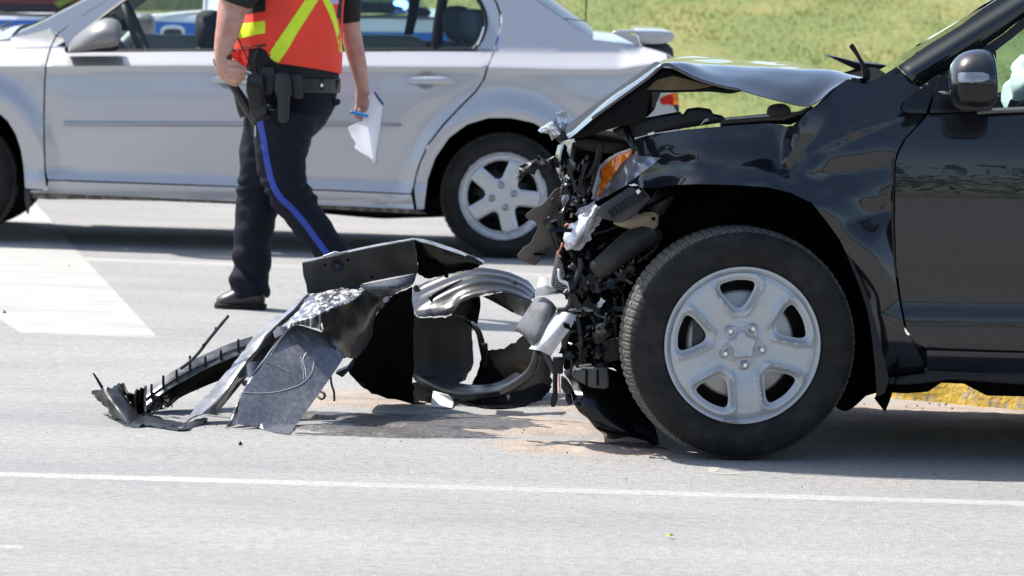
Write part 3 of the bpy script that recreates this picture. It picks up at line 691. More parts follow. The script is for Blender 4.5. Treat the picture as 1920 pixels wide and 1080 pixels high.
# wheel wells and wheels
for hx, hy, ar in ((HUB2[0], HUB2[1], 150/379), (HUB1[0], HUB1[1], 146/379)):
    c = P(hx, hy, YS+.05); V = []; Fc = []
    for k in range(33):
        q = math.pi*(k/32*1.16-.08)
        for y_ in (0, .30): V.append(c+Vector((math.cos(q)*ar*1.02, y_, math.sin(q)*ar*1.02)))
    Fc = [(2*k, 2*k+1, 2*k+3, 2*k+2) for k in range(32)]; b_ = len(V); V.append(c+Vector((0, .3, 0)))
    Fc += [(2*k+1, 2*k+3, b_) for k in range(32)]
    o = obj('wheel_well', V, Fc, dark, sedan, face=None); mirror(o, YSC)
def sedan_wheel(O, ang0=0):
    R, r, wd = .313, .214, .19
    o = make_tyre(R, r, wd, sedan, O, 64); base = -wd/2
    # hubcap: disc with five trapezoid openings
    holes = []
    for k in range(5):
        a_ = math.radians(32+72*k+ang0); pt = lambda rr, da: (rr*r*math.cos(a_+da), rr*r*math.sin(a_+da))
        holes.append([pt(.45, -.20), pt(.83, -.40), pt(.845, -.2), pt(.85, 0), pt(.845, .2), pt(.83, .40), pt(.45, .20), pt(.40, 0)])
    circ = [(r*math.cos(q), r*math.sin(q)) for q in np.linspace(0, 2*math.pi, 72, endpoint=False)]
    V, T = fill(circ, .010, holes, 0, [[(rr_*r*math.cos(q), rr_*r*math.sin(q)) for q in np.linspace(0, 2*math.pi, 90)] for rr_ in (.88, .94)]); ed = np.min([edge_dist(h, V) for h in holes], 0)
    pts = []
    for (x, z), e in zip(V, ed):
        rr = math.hypot(x, z)/r; y = base-.002+.012*smoothstep(.9, .1, rr)*0-.006*smoothstep(.0, .012, e)
        y += .020*smoothstep(.82, .90, rr)*(1-smoothstep(.93, .985, rr))*1.0 - .004*smoothstep(.9, 1, rr)
        pts.append(O+Vector((x, y, z)))
    cap = obj('hubcap', pts, T, hubcap, o, solid=.007, face=CF)
    for a_ in (100, 15, -77, 191):
        c = O+Vector((.26*r*math.cos(math.radians(a_)), base-.008, .26*r*math.sin(math.radians(a_))))
        V, Fc = lathe([(0, -.006), (.010, -.006), (.013, -.003), (.0175, -.003), (.0185, .004)], 16, c); obj('lug_cap', V, Fc, dull, cap, recalc=True)
        # caps sit in dark sockets
        V, Fc = lathe([(.0185, -.0005), (.024, -.0008), (.0245, .004)], 16, c+Vector((0, .0015, 0))); obj('lug_socket', V, Fc, pgrey, cap)
    V, Fc = lathe([(0, base+.05), (r*.93, base+.05), (r*.95, base+.09)], 48, O); wh = obj('steel_wheel', V, Fc, pblack, o)
    for k in range(12):
        a_ = math.radians(k*30+8); c = O+Vector((.62*r*math.cos(a_), base+.046, .62*r*math.sin(a_)))
        V, Fc = lathe([(0, .0), (.014, .0), (.017, .003)], 14, c); obj('vent_hole', V, Fc, dark, wh)
    return o
for hx, hy in (HUB2, HUB1):
    c = P(hx, hy, YS+.17); c.z = .311; t = sedan_wheel(c)
    c2 = Vector((c.x, W2-c.y, c.z))
    V, Fc = lathe([(0, .09), (.2, .09), (.21, .085), (.28, .1), (.313, .06), (.313, -.08), (.28, -.1), (0, -.09)], 48, c2); obj('tyre', V, Fc, rubber, sedan)
# spoiler and aerial
def extr(name, poly, y0, y1, mt, parent, bevel=.004, ydep=None):
    return slab(name, poly, y0, y1-y0, mt, parent, bevel)
wing = extr('spoiler', [(1195, 57), (1235, 58), (1256, 60), (1264, 64), (1265, 69), (1258, 79), (1240, 82), (1206, 83), (1200, 78), (1199, 70), (1192, 63)], YS+.20, W2-YS-.20, whitep, sedan, .012)
wing.data.materials[0] = silver
for y_ in (YS+.185, W2-YS-.26):
    extr('spoiler_leg', [(1146, 62), (1152, 58), (1165, 56), (1194, 57), (1199, 63), (1185, 62), (1178, 64), (1183, 67), (1196, 70), (1200, 84), (1185, 80), (1165, 70)], y_, y_+.075, silver, wing, .006)
extr('wing_stem', [(1205, 82), (1252, 81), (1262, 92), (1264, 108), (1215, 92)], YS+.27, YS+.40, pgrey, wing, .01)
tube('aerial', [(1097, 60, YS+.86), (1099, 20, YS+.86), (1102, -60, YS+.86)], .0035, pblack, sedan)
# inside
dash = slab('dashboard', [(95, 92), (120, 78), (160, 70), (205, 66), (218, 80), (232, 110), (250, 200), (150, 230), (95, 200)], YS+.14, 1.42, pgrey, sedan, .02)
dt = slab('door_trim', [(226, 58), (300, 65), (390, 66), (520, 66), (520, 180), (226, 180)], YSC+.70, .03, interior, sedan, .01)
slab('door_trim', [(660, 65), (720, 65), (775, 67), (795, 76), (805, 95), (805, 180), (660, 180)], YSC+.70, .03, interior, sedan, .01)
slab('near_door_trim', [(210, 99), (500, 97), (880, 98), (880, 160), (210, 170)], YS+.12, .03, interior, sedan, .005)
sw = []; c = P(256, 60, YS+.48)
for k in range(40):
    q = 2*math.pi*k/40; ax = Vector((0, 1, 0)); bx = Vector((-.40, 0, .92)).normalized()
    sw.append(c+ax*math.cos(q)*.185+bx*math.sin(q)*.185)
V, Fc = tube_geo(sw+[sw[0]], .017, 10, cap=False); o = obj('steering_wheel', V, Fc, mat('steering_leather', (.045, .05, .052), .5), sedan, recalc=True)
tube('steering_column', [(256, 62, YS+.48), (236, 82, YS+.48), (220, 100, YS+.48)], .035, interior, o)
def seat(cx, cy, Y, nm='seat', s=1.0, mt=seatm, hr=True):
    b_ = Vector((0, 0, 0)); rings = []
    for x, y, hw, hd in ((cx+22, cy+120, 60, .24), (cx+16, cy+60, 46, .25), (cx+6, cy+20, 42, .25), (cx, cy, 36, .24), (cx-4, cy-14, 26, .20)):
        rings.append((P(x, y, Y), Vector((hw/379*s, 0, 0)), Vector((0, hd, 0))))
    V, Fc = loft_geo(rings, 22); o = obj(nm, V, Fc, mt, sedan, recalc=True, sub=1)
    rings = [(P(cx-2+dx, cy-20+dy, Y), Vector((hw/379*s, 0, 0)), Vector((0, hd, 0))) for dx, dy, hw, hd in ((3, 6, 14, .09), (1, -4, 25, .13), (0, -28, 29, .14), (0, -52, 28, .135), (1, -62, 18, .10))]
    V, Fc = loft_geo(rings, 20); obj('headrest', V, Fc, mt, o, recalc=True, sub=1)
    for dx in (-6, 8): tube('headrest_post', [(cx+dx, cy-22, Y), (cx+dx, cy+2, Y)], .006, chrome, o)
    return o
seat(858, 92, YS+.95, s=1.0); seat(889, 98, YS+.42, s=1.0)
st = seat(395, 112, YS+.40, mt=mat('black_seat_cloth', (.018, .018, .02), .8)); seat(395, 100, YS+1.25, mt=MATS['black_seat_cloth'])
slab('far_pillar', [(757, 66), (764, 30), (770, -30), (792, -30), (783, 30), (774, 66)], YSC+.60, .04, pblack, sedan, .004)
slab('grab_handle', [(207, 26), (214, 22), (222, 34), (223, 52), (216, 46)], YS+.30, .03, mat('green_air_freshener', (.03, .10, .02), .6), sedan, .003)
# ================================================================ BLACK SUV
YV = 12.95; YVC = YV+.82; WV2 = 2*YVC
suv = thing('crashed_black_car', (P(2200, 700, YV).x, YVC, 0), 'black sport utility car with smashed front end and buckled bonnet', 'car')
HUBV = (1381, 653)
_d = smooth_table([(60, .17), (120, .135), (170, .104), (213, .078), (240, .060), (270, .045), (295, .037), (320, .033), (345, .0298), (385, .0276), (430, .0286), (480, .035), (540, .048), (565, .053), (575, .051), (600, .040), (635, .038), (655, .044), (675, .050), (690, .060), (705, .08)])
def seg_d(px, py, a, b):
    ax, ay = a; bx, by = b; t = max(0, min(1, ((px-ax)*(bx-ax)+(py-ay)*(by-ay))/((bx-ax)**2+(by-ay)**2)))
    return math.hypot(px-ax-(bx-ax)*t, py-ay-(by-ay)*t), t
def suvd(px, py):
    return YV+_d(py-.012*(px-1830))+.03*((px-2200)/700)**2
RIDGE = [((1513, 210), (1475, 304), 24, -.034, .4), ((1505, 288), (1600, 248), 10, -.006, .6), ((1600, 248), (1692, 216), 9, -.005, .6), ((1600, 262), (1695, 226), 14, .006, .5), ((1448, 240), (1466, 305), 30, .022, .5), ((1385, 345), (1520, 316), 26, -.012, .6), ((1480, 322), (1540, 350), 22, .012, .6), ((1560, 330), (1660, 312), 22, .012, .6), ((1200, 312), (1300, 306), 14, -.010, .7), ((1300, 306), (1440, 322), 16, -.010, .7), ((1595, 420), (1660, 395), 34, .020, .4), ((1210, 272), (1420, 262), 30, .008, .5)]
def fend(px, py):
    y = YV+_d(py)+.04
    y -= .036*smoothstep(205, 225, py)*0
    r = math.hypot(px-HUBV[0], (py-HUBV[1])*1.02)
    y -= .060*math.exp(-((r-305)/46)**2)*smoothstep(760, 560, py)
    y += .10*smoothstep(1330, 1180, px)*1.0+.16*smoothstep(1210, 1120, px)
    for a, b, wd, am, _t in RIDGE:
        d_, t = seg_d(px, py, a, b); y += am*(max(0, 1-d_/(wd*1.7*(1.1-.75*t)))**1.15 if _t < .45 else max(0, 1-d_/(wd*1.6))**1.2)
    q = Vector((px/95, py/75, 0)); k = smoothstep(1720, 1560, px)*smoothstep(560, 420, py)
    y += k*(.0050*noise.noise(q*.8)+.0018*noise.noise(q*2.0+Vector((4, 1, 0)))+.0006*noise.noise(q*5))
    y += .012*smoothstep(1640, 1690, px)*smoothstep(300, 400, py)
    return y
archv = [(1643, 741), (1641, 690), (1636, 640), (1628, 585), (1612, 535), (1589, 480), (1575, 450), (1549, 414), (1522, 380), (1482, 361), (1440, 351), (1380, 347), (1310, 345), (1260, 347), (1232, 352), (1216, 353)]
sp_ = []
fender = panel('front_fender', archv+[(1180, 350), (1177, 344), (1215, 315), (1240, 296), (1186, 290), (1184, 281), (1191, 268), (1193, 260), (1220, 252), (1285, 243), (1360, 236.5), (1440, 231), (1466, 234), (1482, 241), (1500, 222), (1515, 210), (1532, 196), (1563, 165), (1590, 148), (1600, 152), (1622, 158), (1652, 144), (1681, 125), (1700, 143), (1722, 163), (1702, 180), (1690, 195), (1687, 205), (1700, 213), (1734, 216), (1727, 226), (1711, 243), (1694, 262), (1682, 285), (1676.5, 305), (1675, 340), (1671, 420), (1676, 500), (1687, 570), (1697, 622), (1714, 645), (1733, 655), (1734, 700), (1666, 709), (1658, 736)], fend, black, suv, step=7, thick=.004)
bd_ = [(1740, 215), (1780, 213), (1920, 208), (2150, 200), (2415, 188), (2432, 300), (2436, 480), (2430, 676), (1920, 658), (1800, 655), (1737, 653), (1717, 643), (1701, 621), (1691, 570), (1681, 500), (1678, 420), (1679, 340), (1680, 305), (1686, 285), (1698, 262), (1715, 243), (1731, 226)]
door = panel('front_door', bd_, suvd, black, suv, step=9); sp_.append(door)
sp_.append(panel('rear_door', [(2422, 188), (2700, 175), (2830, 170), (2850, 260), (2840, 380), (2780, 440), (2725, 540), (2700, 650), (2690, 684), (2437, 676), (2442, 480), (2438, 300)], suvd, black, suv, step=22))
sp_.append(panel('quarter_panel', [(2837, 168), (3100, 160), (3420, 160), (3490, 300), (3500, 520), (3480, 700), (3290, 740)]+[(3025+298*math.cos(math.radians(q)), 700-298*math.sin(math.radians(q))) for q in range(0, 181, 15)]+[(2720, 690), (2735, 560), (2790, 452), (2848, 390), (2858, 260)], suvd, black, suv, step=24))
sp_.append(panel('sill', [(1738, 657), (1800, 659), (1920, 662), (2430, 680), (2700, 690), (2715, 735), (2430, 722), (1920, 700), (1800, 694), (1738, 692)], lambda x, y: YV+.04+.05*smoothstep(665, 700, y-.02*(x-1738)), black, suv, step=9))
slab('sill_cladding', [(1668, 708), (1735, 700), (1738, 693), (1920, 701), (2430, 723), (2715, 736), (2715, 760), (2430, 745), (1920, 722), (1780, 712), (1760, 716), (1700, 722), (1668, 722)], YV+.09, .05, pblack, suv, .006)
slab('floor_pan', [(1640, 700), (2700, 735), (3300, 735), (3300, 780), (2700, 800), (2350, 760), (2330, 772), (1960, 745), (1850, 742), (1808, 720), (1765, 718), (1740, 735), (1700, 738), (1640, 735)], YV+.20, 1.4, dark, suv, .01)
mf = panel('mud_flap', [(1588, 478), (1594, 480), (1612, 520), (1632, 570), (1648, 630), (1660, 680), (1667, 712), (1658, 738), (1645, 744), (1641, 690), (1636, 640), (1628, 588), (1612, 537)], lambda x, y: YV+.035-.04*smoothstep(480, 700, y), pblack, suv, step=7, thick=.012)
# shut gap behind fender and door
panel('door_jamb', [(1660, 230), (1740, 216), (1745, 640), (1735, 660), (1650, 560), (1655, 330)], lambda x, y: YV+.13, dark, suv, step=30)
panel('door_hinge_strip', [(1672, 300), (1680, 296), (1681, 420), (1683, 520), (1676, 520), (1671, 420)], lambda x, y: YV+.075, pgloss, suv, step=8)
# pillar, screen, glass
def gv(px, py): return YV+.075+.40*max(0, (205-.0*px-py))/618
pil = panel('front_pillar', [(1684, 124), (1736, 87), (1800, 48), (1846, 14), (1930, -38), (2080, -108), (2110, -104), (1960, 0), (1921, 27), (1882, 62), (1800, 118), (1760, 139), (1724, 163), (1703, 145)], lambda x, y: gv(x, y)+.05-.045*math.sin(math.pi*min(1, max(0, (seg_d(x, y, (1700, 150), (2100, -106))[0])/40)))*0-.03*math.exp(-(seg_d(x, y, (1712, 138), (2100, -104))[0]/20)**2), black, suv, step=6); sp_.append(pil)
sp_.append(panel('pillar_trim', [(1691, 206), (1692, 196), (1706, 180), (1726, 164), (1759, 141), (1757, 152), (1742, 195), (1736, 213), (1702, 212)], lambda x, y: gv(x, y)-.008, pgloss, suv, step=7))
sail = panel('mirror_sail', [(1743, 212), (1747, 195), (1763, 143), (1800, 120), (1862, 82), (1868, 100), (1868, 208)], lambda x, y: gv(x, y)+.0, pgloss, suv, step=9); sp_.append(sail)
sp_.append(panel('door_frame', [(1764, 138), (1802, 117), (1884, 62), (1924, 28), (2010, -30), (2112, -102), (2440, -108), (2440, -92), (2130, -88), (2030, -26), (1935, 42), (1892, 76), (1866, 96), (1802, 124)], lambda x, y: gv(x, y)+.02, pblack, suv, step=9))
win = panel('window', [(1866, 96), (1892, 76), (1935, 42), (2030, -26), (2130, -88), (2440, -92), (2432, 186), (1868, 206)], lambda x, y: gv(x, y)+.03, glasst, suv, step=30, thick=0); sp_.append(win)
sp_.append(panel('window', [(2452, -92), (2700, -90), (2820, -70), (2830, 168), (2452, 184)], lambda x, y: gv(x, y)+.03, glassd, suv, step=40, thick=0))
sp_.append(panel('window', [(2850, -66), (3100, -60), (3300, 40), (3380, 155), (2850, 166)], lambda x, y: gv(x, y)+.03, glassd, suv, step=40, thick=0))
sp_.append(panel('roof_rail', [(2080, -110), (2450, -122), (2800, -118), (3150, -100), (3330, 20), (3420, 158), (3385, 156), (3302, 36), (3110, -66), (2830, -92), (2450, -108), (2112, -103)], lambda x, y: gv(x, y)+.01, black, suv, step=14))
sp_.append(strip('window_seal', [(1832, 209.5), (1920, 205), (2430, 186)], 10, mat('satin_trim', (.13, .13, .13), .35, .4), suv, lambda x, y: gv(x, min(y, 205))-.005))
# mirror
mg = []
for t, cx, cy, a_, b_ in ((0, 1779, 160, .04, 18), (0, 1784, 155, .07, 34), (0, 1796, 150, .09, 47), (0, 1820, 147, .10, 54), (0, 1846, 146, .105, 55), (0, 1862, 147, .10, 50), (0, 1868, 149, .085, 40)):
    mg.append((P(cx, cy, YV-.06), Vector((0, a_, .01)), Vector((-.004, 0, b_/618))))
V, Fc = loft_geo(mg, 32); mir = obj('side_mirror', V, Fc, black, suv, recalc=True, sub=1)
def on_mirror(x, y): return YV-.06-.11+.02*((x-1826)/30)**2*0+.07*(1-math.sqrt(max(.0, 1-min(.99, ((y-147)/58)**2))))
panel('turn_signal', chaikin([(1796, 137), (1803, 135.5), (1854, 135), (1856, 153), (1800, 155), (1796, 150)], 1), lambda x, y: on_mirror(x, y)-.006+.03*smoothstep(1815, 1790, x), lens, mir, step=4)
panel('lower_shell', [(1784, 158), (1868, 160), (1867, 180), (1852, 198), (1834, 201), (1806, 196), (1790, 182)], lambda x, y: on_mirror(x, y)-.003+.04*smoothstep(1805, 1780, x), pgloss, mir, step=6)
slab('mirror_foot', [(1786, 190), (1858, 190), (1862, 207), (1800, 208), (1790, 200)], YV-.0, .10, pgloss, mir, .008)
slab('mirror_clip', [(1760, 172), (1772, 171), (1784, 176), (1770, 177)], YV+.0, .02, dull, mir, .002)
sp_.append(mir)
for o in list(sp_): mirror(o, YVC, suv if o.parent == suv else None, .12)
def acrossv(name, near, mt, crown, n=14, thick=.004, skew=0):
    e = spline([P(*p) for p in near], 5); V = []
    for p in e:
        for j in range(n+1):
            s = j/n; V.append(Vector((p.x+skew*s, p.y+(WV2-2*p.y)*s, p.z+crown*(1-(2*s-1)**2))))
    m_ = n+1; Fc = [(i*m_+j, i*m_+j+1, (i+1)*m_+j+1, (i+1)*m_+j) for i in range(len(e)-1) for j in range(n)]
    return obj(name, V, Fc, mt, suv, solid=thick, face=(0, 0, 1))
acrossv('roof', [(2085, -110, YV+.30), (2450, -124, YV+.31), (2800, -120, YV+.31), (3150, -102, YV+.31)], black, .06, skew=.12)
acrossv('windscreen', [(1683, 126, YV+.13), (1748, 86, YV+.15), (1845, 24, YV+.19), (1935, -34, YV+.24), (2085, -110, YV+.30)], glassw, .0, thick=0, skew=.12)
acrossv('tailgate', [(3150, -102, YV+.31), (3335, 18, YV+.24), (3425, 158, YV+.17), (3492, 300, YV+.1), (3502, 520, YV+.08), (3482, 700, YV+.1)], black, .0, skew=.12)
acrossv('cowl', [(1600, 168, YV+.2), (1640, 158, YV+.2), (1672, 150, YV+.2), (1690, 175, YV+.2)], dark, .02)
# wiper pivot sticking up, cowl corner pieces
slab('wiper_arm', chaikin([(1592, 88), (1597, 81), (1602, 84), (1612, 103), (1621, 118), (1625, 128), (1632, 130), (1632, 150), (1619, 153), (1617, 130), (1610, 112), (1598, 95)], 1), YV+.30, .02, pblack, suv, .002)
slab('cowl_edge', [(1555, 105), (1572, 108), (1610, 118), (1628, 119), (1664, 123), (1650, 130), (1628, 140), (1616, 134), (1590, 122)], YV+.9, .3, pblack, suv, .003)
slab('cowl_clip', chaikin([(1590, 150), (1600, 145), (1612, 148), (1616, 156), (1598, 156)], 1), YV+.17, .03, pgloss, suv, .002)
# cabin
slab('dashboard', [(1690, 200), (1800, 150), (1850, 170), (1900, 260), (1920, 420), (1700, 420)], YV+.22, 1.35, dark, suv, .02)
ab = surf('airbag', [[(1880, 205, YV+.30), (1895, 190, YV+.26), (1925, 185, YV+.24), (1960, 180, YV+.28)], [(1892, 165, YV+.34), (1906, 160, YV+.25), (1930, 150, YV+.22), (1970, 140, YV+.28)], [(1900, 140, YV+.4), (1912, 128, YV+.28), (1935, 110, YV+.26), (1975, 95, YV+.32)], [(1908, 120, YV+.5), (1918, 105, YV+.36), (1940, 75, YV+.32), (1985, 50, YV+.4)]], airbagm, suv, nu=5, nv=5, crumple=.03, cs=16)
for yy in (YV+.48, YV+1.3):
    rings = [(P(x, y, yy), Vector((hw/618, 0, 0)), Vector((0, .24, 0))) for x, y, hw in ((2330, 420, 150), (2380, 300, 80), (2410, 150, 70), (2425, 40, 60), (2430, 20, 40))]
    V, Fc = loft_geo(rings, 20); obj('seat', V, Fc, mat('dark_seat', (.03, .03, .032), .85) if 'dark_seat' not in MATS else MATS['dark_seat'], suv, recalc=True, sub=1)

# ---- bonnet, folded in the middle; near edge hangs, far edge stands higher
def hoodsurf(name, st, mt, dz=.045, **k):
    rows = []
    for near, sh, zf in st:
        n_ = P(near[0], near[1], near[2]); s_ = P(sh[0], sh[1], sh[2])
        f1 = Vector((s_.x+.01, 13.70, s_.z+(zf-dz)*.6)); f2 = Vector((s_.x+.02, 14.30, s_.z+zf-dz)); f3 = Vector((s_.x+.02, 14.66, s_.z+zf*.3-dz-.06))
        rows.append([n_, s_, f1, f2, f3])
    return surf(name, rows, mt, suv, world=True, **k)
Yh = 13.03
hood = hoodsurf('bonnet', [((1238, 124, Yh), (1245, 118, Yh+.10), .012), ((1268, 128, Yh), (1285, 117, Yh+.16), .030), ((1305, 145, Yh), (1330, 122, Yh+.22), .042), ((1345, 158, Yh), (1372, 125, Yh+.24), .046), ((1385, 166, Yh-.01), (1415, 128, Yh+.24), .046), ((1425, 181, Yh-.02), (1462, 131, Yh+.24), .044), ((1475, 192, Yh-.02), (1520, 133, Yh+.24), .040), ((1518, 197, Yh-.01), (1560, 137, Yh+.24), .030), ((1560, 166, Yh+.05), (1594, 142, Yh+.24), .015), ((1588, 150, Yh+.10), (1622, 146, Yh+.26), .0)], black, nu=7, nv=6, crumple=.009, cs=7)
front = hoodsurf('bonnet_front', [((1048, 263, Yh+.02), (1053, 258, Yh+.10), .0), ((1068, 256, Yh+.01), (1071, 248, Yh+.14), .0), ((1096, 233, Yh), (1099, 223, Yh+.16), .0), ((1130, 206, Yh), (1132, 195, Yh+.18), .0), ((1170, 176, Yh), (1171, 165, Yh+.16), .0), ((1208, 148, Yh), (1208, 139, Yh+.14), .004), ((1240, 122.5, Yh), (1245, 116, Yh+.10), .012)], black, dz=.05, nu=7, nv=6, crumple=.007, cs=7)
tube('fold_crease', [(1110, 222, Yh-.015), (1165, 182, Yh-.015), (1215, 146, Yh-.015), (1246, 121, Yh-.01), (1275, 132, Yh-.012), (1310, 149, Yh-.012), (1350, 161, Yh-.012), (1386, 168, Yh-.015)], .006, mat('bent_paint', (.05, .05, .06), .2, .3, 1), hood)
inn = slab('bonnet_underside', [(1062, 262), (1092, 240), (1130, 211), (1172, 182), (1212, 154), (1246, 130), (1275, 137), (1310, 152), (1352, 165), (1392, 171), (1370, 176), (1330, 172), (1240, 174), (1222, 176), (1216, 200), (1212, 222), (1190, 232), (1160, 238), (1130, 246), (1095, 258)], Yh+.03, .9, mat('bonnet_inner', (.003, .003, .0035), .5, spec=.12), hood, .004)
panel('reflection_patch', [(1212, 168), (1232, 150), (1262, 142), (1300, 152), (1336, 162), (1300, 168), (1250, 169)], lambda x, y: Yh+.022, mat('painted_amber_reflection', (.085, .055, .015), .6, var=.3, vs=20), hood, step=8)  # golden-brown reflection on the underside, painted as a coloured sheet
panel('bonnet_brace', [(1222, 172), (1240, 172), (1226, 205), (1212, 219), (1196, 221), (1210, 205)], lambda x, y: Yh+.02+.06*smoothstep(1225, 1205, x), pgloss, hood, step=6)
surf('chrome_trim', [[(1009, 243, Yh+.05), (1028, 229, Yh+.02), (1048, 222, Yh+.05), (1066, 222, Yh+.08)], [(1024, 251, Yh+.03), (1038, 241, Yh), (1052, 236, Yh+.02), (1064, 235, Yh+.06)], [(1036, 262, Yh+.03), (1046, 254, Yh+.01), (1054, 249, Yh+.03), (1060, 251, Yh+.05)]], mat('crumpled_chrome', (.62, .63, .66), .18, .75, col2=(.16, .16, .17), c2s=40, c2t=(.5, .6)), hood, nu=4, nv=4, crumple=.009, cs=60, smooth=False)
slab('chrome_tip', [(1041, 213), (1050, 211), (1052, 208), (1064, 211), (1060, 216), (1066, 219), (1050, 218)], Yh+.1, .008, dull, hood, .001)
slab('tip_clip', [(1040, 250), (1060, 245), (1064, 258), (1052, 268), (1042, 262)], Yh+.02, .06, pgloss, hood, .004)

# ---- engine bay mass and wheel arch
def blockpx(name, poly, Y, th, mt, **k): return slab(name, poly, Y, th, mt, suv, k.get('bevel', .006))
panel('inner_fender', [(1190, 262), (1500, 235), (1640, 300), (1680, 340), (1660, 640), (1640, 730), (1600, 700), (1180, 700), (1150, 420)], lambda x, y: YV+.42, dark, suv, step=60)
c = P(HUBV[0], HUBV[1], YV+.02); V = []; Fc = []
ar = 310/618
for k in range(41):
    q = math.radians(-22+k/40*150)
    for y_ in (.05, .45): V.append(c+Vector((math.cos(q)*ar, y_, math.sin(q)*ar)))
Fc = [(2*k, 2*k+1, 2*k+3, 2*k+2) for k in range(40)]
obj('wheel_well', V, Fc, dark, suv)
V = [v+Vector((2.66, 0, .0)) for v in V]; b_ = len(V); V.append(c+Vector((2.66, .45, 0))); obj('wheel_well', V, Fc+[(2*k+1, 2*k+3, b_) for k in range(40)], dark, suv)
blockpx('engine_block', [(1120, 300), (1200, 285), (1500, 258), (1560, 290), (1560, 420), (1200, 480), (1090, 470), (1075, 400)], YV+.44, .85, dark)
blockpx('far_fender', [(1195, 268), (1500, 250), (1640, 240), (1660, 420), (1200, 500)], 14.42, .06, black)
blockpx('cross_rail', chaikin([(1078, 258), (1150, 266), (1184, 270), (1190, 284), (1150, 290), (1080, 280)], 1), YV+.30, .8, duct)
blockpx('upper_support', [(1148, 246), (1195, 226), (1277, 211), (1282, 218), (1290, 206), (1310, 203), (1334, 206), (1338, 215), (1358, 219), (1360, 229), (1300, 238), (1225, 250), (1192, 258), (1160, 256)], YV+.18, .10, pblack)
blockpx('fender_rail', [(1352, 223), (1440, 215), (1500, 210), (1522, 199), (1528, 204), (1505, 224), (1482, 234), (1440, 232), (1352, 238)], YV+.16, .08, pgloss)
blockpx('rail_highlight', [(1360, 221), (1470, 213), (1472, 216), (1360, 225)], YV+.155, .01, dull, bevel=.001)
blockpx('rubber_stop', chaikin([(1438, 214), (1442, 200), (1456, 195), (1472, 195), (1482, 202), (1484, 214), (1470, 220), (1448, 220)], 1), YV+.145, .05, pblack)
blockpx('washer_jet', [(1312, 235), (1320, 224), (1327, 221), (1330, 226), (1320, 230), (1315, 237)], YV+.16, .01, dull, bevel=.001)
blockpx('bright_tab', [(1214, 250), (1227, 246), (1226, 252), (1215, 254)], YV+.16, .01, whitep, bevel=.001)
tube('bonnet_stay', [(1176, 243, YV+.15), (1181, 256, YV+.12), (1187, 272, YV+.10), (1192, 280, YV+.10)], .012, pgloss, suv)
blockpx('headlamp_housing', [(1120, 372), (1180, 290), (1236, 298), (1200, 340), (1140, 372)], YV+.40, .12, pblack)
hl = panel('headlight', [(1186, 284), (1241, 297), (1216, 315), (1178, 345), (1140, 366), (1119, 377), (1113, 376), (1116, 352), (1125, 322), (1142, 303)], lambda x, y: fend(x, y)+.008+.012*noise.noise(Vector((x/22, y/18, 0))), lens, suv, step=6)
panel('turn_lens', [(1184, 279), (1182, 288), (1168, 303), (1146, 330), (1130, 356), (1120, 370), (1117, 366), (1128, 335), (1128, 318), (1142, 303), (1160, 291)], lambda x, y: fend(x, y)-.014+.008*noise.noise(Vector((x/8, y/8, 2))), amber, hl, step=4, thick=.006)
panel('lens_edge', [(1184, 277), (1183, 281), (1158, 291), (1141, 302), (1126, 318), (1120, 345), (1114, 372), (1109, 374), (1113, 345), (1120, 315), (1138, 298), (1158, 286)], lambda x, y: fend(x, y)-.02, mat('pale_plastic', (.62, .56, .60), .3, coat=.4), hl, step=4, thick=.004)
panel('fender_tip', [(1178, 347), (1190, 344), (1197, 348), (1185, 349)], lambda x, y: YV+.10, whitep, fender, step=4)
blockpx('lamp_bracket', [(1118, 392), (1150, 372), (1180, 352), (1200, 356), (1218, 366), (1221, 374), (1205, 392), (1180, 412), (1160, 418), (1130, 410)], YV+.10, .05, pgrey)
for i in range(9):
    x, y = 1138+8*i, 396-5*i; blockpx('bracket_rib', [(x, y), (x+4, y-3), (x+14, y+12), (x+10, y+15)], YV+.085, .03, pblack, bevel=.001)
blockpx('bracket_label', [(1192, 359), (1197, 354), (1202, 359), (1196, 365)], YV+.08, .005, whitep, bevel=.001)
blockpx('tan_bracket', [(1148, 419), (1168, 404), (1190, 398), (1228, 397), (1236, 402), (1235, 424), (1226, 431), (1190, 434), (1158, 424)], YV+.20, .04, tanmetal)
blockpx('bracket_hole', chaikin([(1221, 408), (1228, 406), (1230, 412), (1224, 415)], 2), YV+.196, .005, dark, bevel=0)
tube('air_duct', [(1222, 432, YV+.24), (1198, 446, YV+.22), (1172, 466, YV+.2), (1140, 492, YV+.2), (1118, 508, YV+.22)], [.05, .044, .040, .036, .032], duct, suv, n=14, flat=.8)
tube('air_duct', [(1255, 352, YV+.3), (1240, 375, YV+.25), (1225, 400, YV+.25)], .030, duct, suv, n=12)
